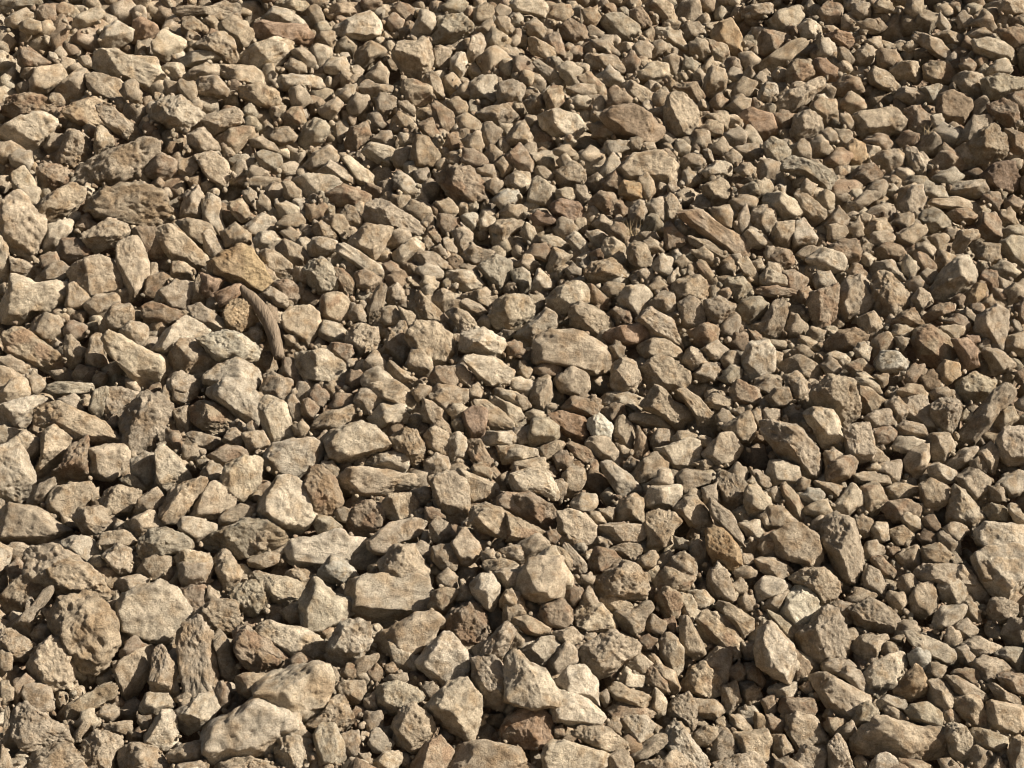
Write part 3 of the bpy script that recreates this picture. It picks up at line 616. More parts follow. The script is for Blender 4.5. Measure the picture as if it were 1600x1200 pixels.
nr 0 1563,990 1579,966 1603,966 1603,1011 1579,1011
n 0 1267,165 1280,152 1309,155 1310,184 1303,197 1290,194 1272,178
br 0 1327,278 1343,260 1364,256 1380,273 1364,289 1338,302
p 0 218,1103 228,1084 262,1084 273,1103 247,1119 223,1116
b 0 919,868 932,855 958,860 971,876 955,887 929,897 921,887
n 0 336,890 354,869 373,885 378,901 360,924 352,927
n 0 1335,619 1343,603 1358,606 1387,629 1382,640 1353,648
n 0 270,345 294,341 326,348 336,366 312,382 289,361
b 0 1074,518 1105,504 1123,513 1121,536 1105,547 1084,536
n 0 1361,247 1380,236 1403,234 1415,244 1414,260 1390,276 1374,260
p 0 693,426 718,421 739,424 755,442 752,452 726,455 705,442
n 0 1240,303 1259,303 1290,329 1290,342 1272,353 1256,340
nr 0 663,679 679,666 700,677 705,700 697,711 679,708 663,700
n 0 948,1182 974,1171 990,1190 990,1210 948,1210
n 0 262,1176 289,1163 315,1158 323,1187 284,1190 265,1192
p 0 1235,368 1243,348 1256,341 1276,371 1272,384 1240,392
p 0 18,273 39,260 56,286 60,312 39,310 21,291
n 0 134,555 147,521 158,521 160,550 171,573 158,584 136,571
n 0 131,476 152,460 181,458 186,474 150,500 134,484
n 0 265,606 276,585 310,606 307,619 286,635 268,622
n 0 0,573 16,576 39,597 42,610 0,620
p 0 642,52 652,29 658,13 676,21 687,39 684,47 668,60 645,59
n 0 526,1074 537,1064 568,1064 571,1079 563,1106 542,1100
p 0 1457,972 1469,951 1506,944 1511,951 1500,969 1474,985 1458,982
n 0 281,340 289,306 310,290 318,306 315,340 294,342
w 0 1369,563 1382,548 1403,550 1422,565 1414,578 1387,584 1372,578
n 0 1056,745 1071,733 1100,737 1112,745 1108,755 1084,763 1066,774
n 0 1450,1064 1469,1061 1487,1082 1487,1103 1477,1111 1453,1098
n 0 1101,123 1113,100 1131,108 1136,123 1131,144 1110,152 1101,142
n 0 1171,348 1176,329 1194,320 1210,329 1213,348 1200,368 1181,358
n 1 1422,55 1437,47 1469,63 1490,87 1487,98 1469,92 1442,71
r 0 1487,531 1513,529 1529,550 1532,571 1506,578 1500,558
n 0 1474,1058 1495,1056 1545,1087 1542,1098 1521,1095 1490,1079
rr 0 861,319 874,311 903,316 913,332 908,345 895,350 882,340 864,334
br 0 877,637 895,619 921,624 937,637 932,650 906,650 882,645
n 0 558,79 579,64 603,76 600,87 584,97 568,113 558,105 555,89
b 0 1185,63 1193,47 1214,50 1235,55 1227,68 1212,87 1190,84
n 0 304,136 315,121 339,118 357,142 352,152 315,152
n 0 778,131 800,125 820,134 815,158 800,165 778,160
n 0 474,257 490,239 516,226 529,244 524,255 490,268 475,265
p 0 941,390 945,374 958,372 976,384 982,405 990,424 974,418 948,403
n 0 24,682 39,673 63,687 66,703 50,729 39,716
br 0 1214,1119 1227,1092 1269,1091 1277,1108 1267,1121 1232,1113
n 0 828,622 840,593 861,593 862,619 850,645 832,637
p 0 1180,916 1193,901 1222,906 1235,916 1230,924 1196,932 1183,945
n 0 294,210 318,200 341,226 341,236 310,239 295,231
n 0 679,924 694,918 718,924 710,943 694,961 668,948
n 0 89,1208 126,1190 142,1208 131,1226 94,1226
p 0 -5,361 10,382 13,400 13,442 -5,447
n 0 495,270 516,252 537,259 553,276 553,289 526,289 508,276
n 0 1495,226 1503,207 1521,184 1548,178 1550,194 1516,223
n 0 879,742 892,729 913,734 915,753 903,771 882,780
p 0 406,32 429,10 450,16 477,32 474,39 442,39 419,37
n 0 1495,1011 1526,995 1568,1011 1568,1016 1534,1024 1521,1027
nr 0 1097,291 1126,278 1142,291 1139,312 1118,323 1102,307
n 1 1448,319 1456,311 1495,309 1542,319 1544,329 1529,332 1495,324 1458,324
s 0 1008,1019 1021,1016 1037,1042 1052,1048 1063,1074 1050,1090 1039,1069 1026,1050
nr 0 1155,1069 1178,1066 1192,1090 1189,1113 1158,1103
p 0 432,126 440,118 495,118 507,131 495,139 477,134 440,142
n 0 798,732 806,719 842,716 866,732 869,748 842,740 816,737
p 1 1553,755 1590,734 1605,742 1600,766 1576,782 1568,763
n 0 957,677 966,653 974,649 990,666 995,692 984,703 968,695
br 0 1293,387 1311,376 1338,374 1345,392 1343,408 1327,413 1311,400
p 0 937,624 950,614 984,612 1005,622 1000,642 987,642 979,629 958,629 940,637
nr 0 100,526 113,526 126,542 136,547 131,565 110,578 100,558
br 0 948,1108 963,1098 1000,1103 1024,1113 1018,1124 974,1119 958,1121
b 0 1219,424 1240,422 1264,437 1259,450 1227,468 1225,452
p 0 276,92 294,81 346,79 350,89 297,105 278,102
n 0 554,624 563,608 579,608 610,629 595,632 574,648 558,640
p 0 767,629 773,619 810,637 823,658 810,674 800,656 773,642
g 0 1155,294 1178,284 1207,289 1207,304 1181,315 1158,312
b 0 1526,361 1534,337 1555,332 1563,348 1561,379 1542,376
p 0 700,684 716,674 734,695 729,716 705,724 697,711
n 0 790,924 800,922 816,943 825,958 795,972 785,972
n 0 911,87 932,84 961,87 975,105 974,118 948,105 926,110
p 0 795,13 806,0 850,0 857,16 853,29 824,21 798,18
dr 0 874,42 890,29 916,42 919,63 906,71 879,60
b 0 1458,252 1471,236 1495,236 1513,255 1511,265 1469,265
n 0 574,484 584,458 597,442 605,447 600,474 592,510 576,505
n 0 641,408 655,393 679,395 698,410 700,421 679,424 652,418
b 0 790,247 814,222 832,252 833,270 822,273 798,257
br 0 540,223 548,200 574,189 579,213 574,220 553,239 542,234
n 0 52,439 74,416 97,409 110,421 105,439 60,442
n 0 1079,1092 1118,1095 1139,1113 1116,1124 1092,1121
p 0 1479,297 1498,284 1532,281 1544,299 1526,310 1495,304
n 0 210,800 218,779 244,761 257,779 252,800 236,795 226,805
g 0 1436,342 1445,329 1461,324 1479,340 1490,353 1458,363 1448,355
n 0 1341,497 1366,487 1382,513 1361,536 1348,526
g 0 138,640 147,611 168,603 173,622 163,658 147,648
p 0 1361,1195 1372,1182 1390,1179 1404,1190 1403,1210 1361,1213
p 0 997,113 1018,97 1042,100 1047,118 1026,131 1000,126
br 0 276,924 299,916 320,916 320,943 304,958 289,943
g 0 1553,1022 1574,1012 1603,1014 1603,1045 1587,1050 1568,1032
n 0 108,439 118,442 142,466 126,489 102,479
n 0 411,586 427,581 456,597 453,615 414,615
n 0 771,896 789,889 815,890 820,916 800,924 784,914
n 0 152,852 160,832 194,829 215,847 205,855 184,847 168,860
n 0 1390,110 1408,97 1432,97 1442,118 1435,131 1416,126 1403,123
n 0 1177,874 1201,872 1232,884 1240,894 1219,905 1188,892
nr 0 979,392 990,376 1008,382 1018,400 1016,416 997,420 984,408
p 0 579,1195 600,1176 621,1174 628,1187 618,1205 590,1210
g 0 71,606 87,597 142,599 143,610 126,615 87,618 74,614
n 0 344,810 354,797 378,788 399,795 394,813 368,816 344,824
nr 0 1230,110 1243,94 1264,94 1272,116 1248,131 1230,131
p 0 612,397 624,387 647,371 662,382 660,392 632,414 618,408
n 0 1360,424 1369,410 1395,405 1419,437 1403,439 1387,429 1364,437
n 0 1348,901 1358,885 1374,893 1385,916 1382,938 1364,927 1351,916
r 0 207,34 218,25 244,39 247,50 236,60 207,68
n 0 1400,366 1432,348 1450,355 1448,366 1424,387 1403,379
br 0 919,316 937,300 958,303 968,319 961,334 942,334 924,321
n 0 984,1179 1026,1150 1045,1148 1045,1161 1005,1187 990,1192
br 0 28,100 29,76 45,74 79,97 68,105 39,108
p 0 383,353 410,333 430,342 430,358 410,370 394,368
nr 0 694,489 710,481 731,489 744,505 739,523 721,523 710,502
n 0 1348,653 1369,642 1390,640 1406,664 1380,671 1364,669
n 0 1440,855 1469,850 1487,866 1477,881 1442,881
br 0 322,713 352,696 375,699 391,711 368,716 349,729
br 0 1192,395 1204,387 1232,390 1242,403 1238,418 1222,421 1198,405
p 0 613,278 621,265 642,278 655,297 652,312 637,312 618,291
n 0 349,363 368,348 391,366 391,387 378,379 352,390
n 0 660,622 676,629 692,642 687,656 705,664 710,674 684,666 660,658
n 0 1217,758 1227,753 1246,774 1259,800 1254,813 1238,805 1225,779
n 0 671,821 684,807 700,818 713,837 689,852 674,842
b 0 1301,131 1322,118 1343,123 1351,142 1338,150 1309,150
g 0 1193,226 1206,215 1222,220 1235,236 1230,252 1212,256 1198,244
n 0 790,215 806,194 819,188 832,215 833,234 814,223 795,228
br 0 424,442 448,437 474,450 469,463 456,479 442,468
g 0 1129,445 1139,434 1160,433 1176,452 1168,466 1152,471 1139,458
o 0 1322,226 1335,218 1351,226 1356,244 1335,264 1322,260
n 0 1356,116 1366,105 1387,113 1406,134 1395,143 1374,139 1361,131
nr 0 1382,629 1403,619 1419,637 1411,661 1393,666 1385,642
br 0 671,589 681,573 705,573 716,594 705,607 676,602
n 1 795,969 824,962 856,980 861,990 850,995 824,990
n 0 1414,234 1429,228 1448,255 1449,276 1442,282 1422,265
p 0 533,247 548,244 568,262 583,273 580,289 563,293 550,273
W 0 919,656 937,646 958,666 953,687 929,684 919,669
b 0 1280,16 1293,3 1314,8 1316,26 1309,42 1288,42
n 0 186,518 205,502 228,508 231,526 223,542 200,531
n 0 5,1108 13,1098 18,1108 13,1132 21,1153 34,1174 21,1187 8,1171
n 0 605,573 613,560 621,573 663,600 652,610 621,597 608,586
nr 0 1524,392 1532,379 1563,382 1565,405 1542,413 1526,405
b 0 674,168 679,155 700,171 709,178 708,209 694,205 681,189
p 0 566,236 579,222 616,231 613,244 595,257 571,244
p 0 1152,1108 1181,1106 1202,1132 1186,1142 1163,1132
b 0 1558,1058 1574,1053 1603,1056 1603,1090 1574,1079
b 0 1558,47 1582,43 1603,45 1603,71 1584,79 1568,63
s 1 979,648 1000,645 1034,650 1049,666 1042,671 1008,666 987,658
n 0 1212,1190 1232,1184 1259,1200 1254,1216 1212,1210
p 0 499,518 506,502 526,505 542,518 537,536 516,534 499,526
p 0 481,384 490,370 503,371 525,376 526,390 506,400 484,400
n 0 396,808 404,787 420,771 430,784 433,813 417,816
n 0 1400,868 1432,850 1440,874 1427,894 1411,892
nr 0 719,400 739,382 758,390 773,392 768,403 744,414 723,410
n 0 1382,763 1406,755 1437,761 1432,774 1395,787
b 0 509,13 521,8 561,1 566,13 561,20 519,32 511,24
b 0 1571,200 1603,210 1603,244 1574,236
br 0 519,417 537,421 555,442 553,463 537,463 526,450
b 0 1038,355 1050,342 1058,363 1074,371 1074,384 1039,392
n 0 287,118 302,105 339,97 341,118 315,126 291,126
n 0 1206,363 1214,348 1240,345 1240,361 1230,387 1212,382
n 0 13,400 39,408 66,424 50,434 16,429
n 0 708,455 726,460 758,450 777,463 768,481 752,479 723,466
b 0 224,463 231,434 252,426 265,432 260,445 244,468
n 0 1129,1074 1150,1064 1158,1095 1139,1116 1129,1108
n 0 1477,726 1503,703 1526,698 1532,706 1516,724 1487,737
n 0 390,1187 416,1192 437,1203 432,1216 390,1216
p 0 110,42 123,24 152,9 163,21 158,29 129,47 118,50
or 1 1466,576 1477,563 1500,568 1503,586 1482,602 1466,592
b 0 553,426 571,421 595,434 595,445 579,456 558,450
b 0 441,560 458,560 471,576 474,600 464,605 442,586
br 0 1366,390 1385,379 1408,384 1416,397 1403,408 1372,405
p 0 787,700 806,695 842,703 840,711 803,721 787,721
n 0 1180,1150 1193,1142 1206,1161 1204,1187 1193,1195 1180,1182
n 0 1012,476 1034,455 1052,458 1056,484 1050,494 1026,481
n 0 55,761 84,745 87,758 71,782 52,792 42,784
g 0 1334,1126 1343,1103 1358,1096 1374,1113 1364,1129 1343,1137
p 0 790,276 806,268 827,270 829,286 816,304 790,289
n 0 291,679 299,673 341,684 349,692 336,703 310,700
r 0 312,426 352,437 341,452 328,468 315,463
n 0 1574,526 1603,518 1603,560 1568,547
n 0 776,698 807,695 820,706 818,721 786,725
n 0 1526,708 1550,691 1561,700 1555,742 1545,737
n 0 1198,622 1212,606 1232,606 1240,624 1230,637 1209,637
p 0 1553,664 1563,640 1584,635 1592,653 1574,669 1555,679
p 0 575,1163 582,1140 595,1142 616,1163 605,1176 584,1176
pr 0 147,234 150,200 158,196 178,218 176,228 152,247
p 0 1450,729 1466,723 1495,737 1492,753 1474,755 1453,745
g 0 398,242 414,234 437,242 440,255 429,270 408,262
n 0 663,721 681,708 700,716 705,732 684,740 663,742
n 0 532,1148 561,1142 563,1179 542,1187
n 0 1075,850 1089,841 1105,855 1105,876 1094,892 1081,876
nr 0 1081,586 1100,568 1123,568 1127,581 1116,597 1092,597
n 0 1361,732 1380,724 1408,719 1408,753 1393,758 1387,742
o 0 968,291 974,281 1000,284 1005,310 987,315 967,304
n 0 440,178 458,168 471,168 479,194 461,203 445,197
n 0 971,131 987,125 1016,142 1016,155 1003,163 979,147
n 0 499,342 516,334 537,337 550,363 537,375 526,361
n 0 1188,442 1200,410 1220,413 1223,442 1210,449
n 0 377,677 398,674 411,674 422,695 390,708
n 0 1398,150 1411,135 1432,139 1445,152 1442,168 1416,163
n 0 558,134 574,123 590,134 608,131 616,142 590,150 574,155 561,142
n 0 980,353 984,326 1000,312 1012,329 1005,350 990,362
p 0 752,690 763,674 800,675 807,687 800,695 763,696
n 0 1403,666 1416,658 1442,664 1449,679 1445,687 1406,682
br 0 1008,1045 1021,1042 1042,1066 1047,1090 1026,1079 1010,1069
p 0 1017,45 1026,39 1060,50 1077,76 1074,84 1047,66
n 0 299,474 299,452 312,426 326,442 326,466 315,476
n 0 1005,5 1037,0 1050,8 1060,32 1039,32 1018,16
n 0 1301,1053 1322,1042 1343,1048 1356,1066 1348,1082 1322,1061
p 0 1060,927 1081,930 1094,956 1079,974 1068,964
p 0 767,611 778,606 810,614 820,632 810,642 778,622
g 0 1537,797 1548,787 1566,790 1584,805 1582,817 1548,813
n 0 1332,742 1348,737 1387,742 1393,758 1374,758 1343,757
n 0 1074,368 1105,376 1139,400 1136,405 1116,403 1079,382
n 0 778,860 800,852 820,852 831,868 815,881 794,874
g 0 0,3 34,0 92,0 47,10 18,18 3,20
n 0 316,366 328,358 352,392 333,407 320,392
n 0 270,640 294,635 299,658 299,679 278,674
p 0 1188,432 1201,421 1232,434 1230,450 1206,450 1188,443
n 0 861,990 895,980 913,998 895,1011 877,1006
n 0 853,424 864,387 895,400 882,413 869,429
g 0 797,424 816,418 828,426 829,452 819,460 806,450
p 0 532,1203 548,1184 574,1190 579,1205 558,1216
nr 0 948,858 974,849 1000,852 1005,863 984,876 966,868
n 0 675,79 684,72 705,76 705,100 689,109 675,102
nr 0 1034,311 1047,302 1058,311 1066,329 1052,345 1039,345
n 0 178,911 189,903 218,899 234,911 226,916 189,924 178,924
p 0 395,374 406,363 424,361 440,374 424,390 400,390
n 0 1063,563 1079,542 1092,547 1105,565 1100,573 1081,578
br 0 882,692 895,690 921,703 934,724 916,726 895,711
p 0 967,1058 979,1042 992,1053 1010,1058 1005,1074 984,1077 968,1069
n 0 1084,1145 1102,1134 1121,1137 1123,1150 1105,1168 1089,1163
p 0 891,787 908,771 932,774 933,790 921,801 898,797
n 0 705,361 726,354 739,366 736,384 721,396 710,379
n 0 1092,547 1121,531 1139,547 1126,565 1105,560
n 0 390,874 406,871 442,852 456,845 458,858 432,874 406,887
g 0 1435,139 1466,131 1482,134 1479,144 1464,150 1461,168 1448,163
n 0 934,935 963,930 1005,956 974,951 953,956
nr 0 974,1032 997,1019 1021,1037 1008,1053 979,1042
n 0 422,210 429,200 450,198 465,213 458,223 440,227 424,220
n 0 386,874 420,863 436,866 436,881 407,889 391,884
n 0 1490,387 1498,361 1524,358 1532,374 1516,376 1500,400
n 0 824,63 832,58 866,76 869,89 856,93 832,84
br 0 1395,502 1408,489 1427,481 1440,502 1442,513 1416,510 1398,508
p 0 1198,1079 1212,1069 1243,1066 1246,1084 1227,1092 1204,1087
n 0 268,439 269,410 284,408 303,421 302,437
g 0 488,816 498,805 516,808 534,824 526,832 498,834
n 0 800,1195 819,1190 848,1203 837,1216 800,1213
p 0 704,92 713,81 726,84 731,102 718,129 705,116
n 0 1102,60 1134,71 1140,89 1134,102 1116,92 1105,76
n 0 850,147 864,134 878,136 881,158 866,176 856,171
p 0 1193,312 1214,299 1232,307 1243,318 1219,328 1196,323
n 0 402,977 420,969 446,990 420,1008
n 0 729,89 736,58 752,52 759,68 752,87 736,100
b 0 916,445 926,445 953,468 950,484 937,484 921,471
n 0 1316,329 1338,311 1353,300 1380,298 1377,308 1338,329
n 0 781,938 792,922 813,927 820,948 794,953 781,948
n 0 1204,1150 1225,1148 1240,1174 1222,1187 1209,1174
n 0 1351,358 1364,342 1382,340 1398,363 1374,363 1358,374
n 0 831,97 842,92 877,118 886,131 879,135 850,121
r 0 336,458 386,437 368,466 344,481
b 0 1052,136 1068,129 1089,129 1102,150 1092,160 1074,150
b 0 739,821 752,813 776,832 768,847 747,850
n 0 790,974 806,985 819,1000 816,1011 798,1019 790,1019
n 0 877,850 887,849 916,881 916,900 898,892
n 0 68,228 79,210 100,210 109,223 100,234 79,242
rr 0 1288,52 1311,46 1327,52 1335,66 1327,79 1296,63
n 0 718,476 726,466 750,476 764,489 752,500 731,494
br 0 1440,497 1458,479 1484,472 1492,484 1469,497 1448,505
b 0 1364,671 1390,666 1403,674 1400,687 1380,696 1366,690
n 0 655,126 676,110 689,126 696,155 679,152 668,131
n 0 386,901 399,893 441,901 441,914 410,914 391,909
nr 0 444,898 453,890 477,890 495,901 490,911 479,924 469,909
n 0 1387,829 1411,820 1431,839 1424,847 1400,852
n 0 1180,592 1201,584 1222,589 1222,602 1196,610 1180,607
n 0 902,121 921,113 945,134 948,147 937,150 903,126
p 0 1097,268 1118,251 1144,255 1142,278 1121,268 1105,281
p 0 1246,42 1261,29 1282,39 1285,55 1272,60 1254,58
n 0 605,452 621,442 634,458 634,479 621,479 605,474
n 0 1158,16 1171,8 1207,5 1207,21 1184,29 1160,21
br 0 511,544 521,535 548,539 553,552 542,568 526,560
nr 0 349,692 357,671 368,669 386,684 388,703 365,698
n 0 1301,945 1314,940 1332,945 1334,972 1327,982 1319,977
o 0 1504,468 1526,443 1542,445 1537,463 1516,481 1506,484
n 0 1458,55 1482,47 1506,55 1511,68 1490,76 1471,63
n 0 674,463 692,451 708,458 709,476 694,487 679,476
n 0 273,1210 278,1195 315,1190 326,1210
dr 0 984,16 1000,8 1018,34 1016,42 997,47 987,32
n 0 750,881 758,876 789,874 810,881 800,889 763,894
n 0 1492,234 1508,223 1524,242 1529,260 1516,265 1495,242
n 0 1288,350 1309,321 1327,342 1324,353 1296,358
br 0 938,642 961,628 974,632 978,648 961,664 948,653
n 0 532,334 542,320 553,324 566,342 566,353 558,361 545,353
p 0 829,455 841,418 856,432 869,450 848,456
n 0 1487,980 1511,966 1530,985 1506,1003 1495,990
n 0 1335,97 1338,81 1353,68 1369,79 1358,102 1343,105
p 0 884,374 900,361 921,382 924,392 906,400
b 0 1176,450 1210,447 1242,452 1242,463 1200,463 1181,458
b 0 1479,334 1495,326 1516,326 1529,340 1521,350 1495,348
n 0 765,900 784,889 813,887 823,900 800,910
n 0 1184,805 1200,792 1213,795 1215,826 1197,829
n 0 357,316 378,311 396,337 378,348 362,332
p 0 1074,924 1100,922 1118,940 1105,953 1089,948
nr 0 1100,627 1116,614 1142,622 1144,635 1131,641 1110,637
n 0 1139,1116 1158,1119 1186,1142 1158,1146 1142,1137
n 0 284,29 302,26 323,42 323,47 294,55 285,52
br 0 950,489 963,479 982,484 987,502 971,513 958,505
n 0 842,700 871,687 884,695 869,713 856,721 842,711
n 0 158,1132 205,1126 207,1145 194,1150 168,1145
n 0 278,252 302,245 311,262 299,281 280,273
n 0 406,458 422,447 448,463 449,479 429,479
br 0 1361,874 1377,868 1400,892 1395,905 1374,900
n 0 1403,1184 1442,1190 1464,1203 1416,1208
b 0 846,63 864,52 874,52 884,84 882,94 869,92 866,76
n 0 1348,805 1364,813 1361,834 1351,842 1335,834 1336,810
b 0 56,21 68,4 85,8 87,32 71,39 58,33
g 0 411,0 477,0 484,16 469,18 442,10 419,5
n 0 1151,408 1168,400 1189,437 1184,445 1163,432
n 0 1424,466 1437,450 1456,458 1456,474 1437,487 1424,476
n 0 1316,573 1345,560 1366,576 1358,586 1335,586
n 0 1235,595 1251,590 1267,614 1248,632 1238,619
p 0 1016,1103 1024,1074 1042,1095 1039,1116 1026,1124
n 0 1282,1042 1298,1029 1327,1032 1343,1045 1316,1045 1290,1053
p 0 1368,1098 1385,1086 1411,1090 1416,1103 1408,1111 1390,1103 1377,1111
br 0 1529,437 1540,421 1558,424 1563,447 1548,463 1542,445
n 0 1561,16 1568,0 1600,0 1600,21 1574,24
n 0 486,358 503,345 521,353 528,371 524,376 495,368
pr 0 1185,147 1196,129 1214,129 1217,147 1204,160 1183,158
n 0 1265,750 1298,755 1327,761 1306,782 1285,766
n 0 739,924 750,919 778,932 776,948 758,953
n 0 818,160 832,147 845,147 852,165 842,181 827,176
nr 0 1177,608 1198,590 1222,595 1222,611 1196,616
b 0 1163,1037 1184,1040 1196,1064 1189,1077 1168,1064
n 0 1188,951 1206,930 1232,922 1222,945 1212,958
n 0 1545,1074 1553,1066 1574,1082 1592,1090 1595,1103 1561,1095
p 0 1404,808 1416,799 1435,808 1445,826 1427,834 1414,821
n 0 495,171 526,152 537,163 519,188 503,181
b 0 652,194 676,184 681,200 692,213 676,223 660,207
n 0 1066,39 1092,34 1102,52 1084,63 1068,63
n 0 310,742 328,720 346,729 346,753 320,748
n 0 1516,1182 1526,1166 1545,1176 1545,1197 1521,1203
nr 0 1173,508 1200,500 1213,500 1213,529 1194,526
n 0 568,1116 595,1113 600,1142 579,1145 571,1134
n 0 1361,536 1387,518 1400,534 1382,547 1366,558
n 0 542,168 558,150 576,150 578,165 561,178 548,181
r 0 1271,94 1280,89 1306,108 1310,126 1298,126 1277,110
n 0 0,228 16,220 34,231 16,249 8,260 0,252
n 0 856,24 869,10 890,8 895,21 879,37 858,32
n 0 568,568 584,547 605,573 600,586 579,578
b 0 1206,184 1222,175 1240,181 1238,202 1214,205
b 0 1186,850 1194,834 1213,832 1215,868 1200,866
n 0 192,131 210,123 222,158 210,163 194,152
n 0 597,481 613,479 629,497 618,513 597,505
b 0 950,142 958,136 990,155 984,163 953,167
g 0 1196,956 1206,955 1232,977 1244,993 1238,1000 1222,990
p 0 16,244 29,236 47,238 51,255 42,265 18,257
p 0 932,118 953,105 978,129 971,136 948,131
br 0 681,353 687,337 716,340 718,353 692,367
p 0 1163,366 1173,357 1210,382 1200,387 1168,382
n 0 869,358 877,340 895,345 900,363 887,374 871,368
n 0 1402,914 1408,901 1424,897 1435,911 1427,927 1414,932
n 0 755,194 768,189 780,205 776,223 763,232 756,218
n 0 1571,455 1603,434 1603,458 1576,479
w 0 1420,1024 1432,1015 1453,1022 1453,1037 1442,1048 1424,1037
b 0 1369,81 1398,80 1411,94 1390,105 1374,102
p 0 1259,792 1290,783 1302,800 1298,808 1272,805 1259,803
br 0 1576,147 1603,142 1603,194 1592,178
br 0 1240,1014 1256,1029 1264,1048 1251,1066 1240,1066 1243,1042
p 0 871,105 887,96 906,110 903,131 887,129
nr 0 1034,94 1052,84 1066,92 1063,113 1052,126 1042,105
n 0 454,139 469,134 482,147 482,158 469,171 456,163
n 0 1139,313 1163,307 1184,311 1178,329 1152,329
b 0 184,1032 189,1016 210,998 234,1011 231,1019 210,1019
n 0 1142,147 1150,134 1165,123 1184,129 1171,147 1150,155
n 0 1311,160 1327,148 1348,155 1353,168 1335,176 1316,168
p 0 -5,666 24,669 29,677 10,692 -5,698
p 0 798,606 800,590 837,598 829,619 811,614
p 0 1152,818 1184,816 1197,832 1181,847
n 0 441,958 450,948 469,940 471,977 453,974
n 0 555,1053 553,1037 592,1019 590,1032 561,1061
n 0 1009,321 1021,311 1037,313 1042,337 1037,345 1016,334
n 0 710,184 729,178 752,194 750,205 723,205
n 0 1016,753 1039,736 1058,748 1058,761 1021,761
p 0 488,76 495,68 513,72 515,84 503,108 494,102 490,89
p 0 8,29 39,17 56,22 52,32 16,42 8,38
p 0 1394,698 1403,687 1437,687 1448,692 1424,706 1400,704
n 0 0,558 16,558 39,573 43,586 29,586 0,568
n 0 1264,223 1280,213 1301,234 1290,244 1269,242
n 0 1227,513 1243,494 1264,510 1256,523 1232,526
nr 0 1225,586 1243,584 1259,597 1264,610 1232,610
n 0 1466,834 1477,832 1495,847 1504,866 1492,868 1469,850
w 0 769,311 792,299 810,298 810,311 784,328
b 0 721,252 726,234 758,244 768,257 739,259
br 0 479,616 495,600 511,619 503,642 492,635 482,622
n 0 1077,74 1089,60 1105,63 1109,79 1100,94 1081,84
p 0 506,102 513,94 537,92 546,102 545,113 508,113
b 0 339,1084 341,1066 357,1069 357,1103 344,1116
p 0 1271,437 1280,426 1296,426 1306,442 1290,455 1274,450
n 0 1513,39 1542,18 1558,45 1553,55 1532,42
gr 0 689,10 705,0 729,3 733,16 718,22 692,18
n 0 1345,900 1356,884 1374,894 1380,910 1348,916
b 0 100,513 110,502 134,510 136,526 126,530 102,523
p 0 429,319 442,317 461,324 482,336 477,340 442,340
n 0 630,326 645,316 671,324 674,334 652,342 634,332
n 0 1466,1187 1482,1187 1511,1205 1477,1216
g 0 1456,276 1490,265 1508,276 1482,289 1461,284
n 0 1466,510 1503,510 1511,523 1495,526 1506,547 1477,523
n 0 1400,608 1432,603 1453,616 1442,624 1406,619
n 0 776,334 794,323 823,324 820,342 800,342
n 0 1112,324 1136,324 1144,340 1142,355 1131,353 1113,334
n 0 1144,231 1176,226 1192,236 1189,249 1165,247
b 0 21,1069 39,1053 52,1066 34,1074 32,1100 21,1103
n 0 571,118 595,98 608,113 600,131 579,126
n 0 613,247 624,231 641,231 639,252 632,265 618,260
br 0 948,361 961,348 976,355 984,371 974,382 958,371
n 0 1322,935 1338,922 1369,926 1374,932 1348,940 1327,943
nr 0 586,158 597,148 618,155 616,168 600,181 590,171
pr 0 819,479 829,463 842,459 850,468 845,481 829,497
br 0 797,740 807,729 820,745 823,763 807,768 800,758
n 0 1018,682 1032,671 1046,673 1045,695 1026,703 1017,695
n 0 1131,210 1155,201 1168,207 1165,223 1142,228
p 0 1110,892 1123,881 1139,900 1134,916 1110,910
n 0 1000,278 1013,269 1021,291 1016,315 1003,310
n 0 1126,513 1150,487 1158,500 1144,526 1129,523
n 0 921,63 958,58 953,68 974,87 958,84 932,76
br 0 437,1048 466,1022 487,1032 479,1042 450,1048
n 0 1385,932 1390,923 1416,932 1408,964 1395,948
n 0 629,850 663,850 676,863 668,881 655,868
nr 0 642,766 666,761 676,779 655,792 642,774
b 0 1136,1048 1155,1035 1168,1048 1160,1066 1139,1064
n 0 1487,1053 1500,1046 1529,1050 1534,1069 1519,1069 1500,1061
dr 0 1138,539 1150,523 1168,516 1168,536 1155,554
n 0 439,1142 464,1133 487,1148 487,1161 474,1153 442,1150
n 0 684,901 700,892 713,901 716,919 697,919 684,914
br 0 513,635 526,619 548,616 553,629 537,640 519,641
p 0 29,290 58,295 60,306 54,325 39,316
dr 0 540,592 548,578 568,584 568,602 548,610
p 0 652,416 668,416 692,422 691,434 674,438 650,425
br 0 10,889 26,874 42,884 39,902 16,902
n 0 1045,1150 1047,1134 1060,1129 1076,1148 1068,1163
p 0 940,236 948,223 984,220 984,231 963,239 945,242
b 0 941,286 958,270 976,281 968,299 948,297
nr 0 448,622 458,614 469,642 474,658 456,658
n 0 385,286 394,278 436,278 436,286 417,294 388,291
n 0 281,123 302,131 307,158 299,163 284,144 278,131
nr 0 736,16 758,8 773,16 765,32 744,34
b 0 1348,218 1380,213 1395,223 1387,239 1369,231
br 0 864,713 879,703 895,719 887,734 869,732
b 0 974,100 987,76 995,89 997,105 990,118 976,116
n 0 1345,858 1364,847 1382,855 1380,868 1353,874
n 0 723,218 750,205 754,223 750,239 729,231
b 0 1411,586 1429,571 1448,569 1437,586 1432,600 1416,600
n 0 1178,876 1189,871 1213,876 1215,900 1200,897
n 0 605,374 621,359 639,361 642,371 624,383 605,384
n 0 39,598 42,587 68,593 71,603 58,616 47,615
b 0 610,16 624,3 645,16 642,32 634,41 626,26
b 0 819,400 829,387 850,383 861,392 860,405 837,403
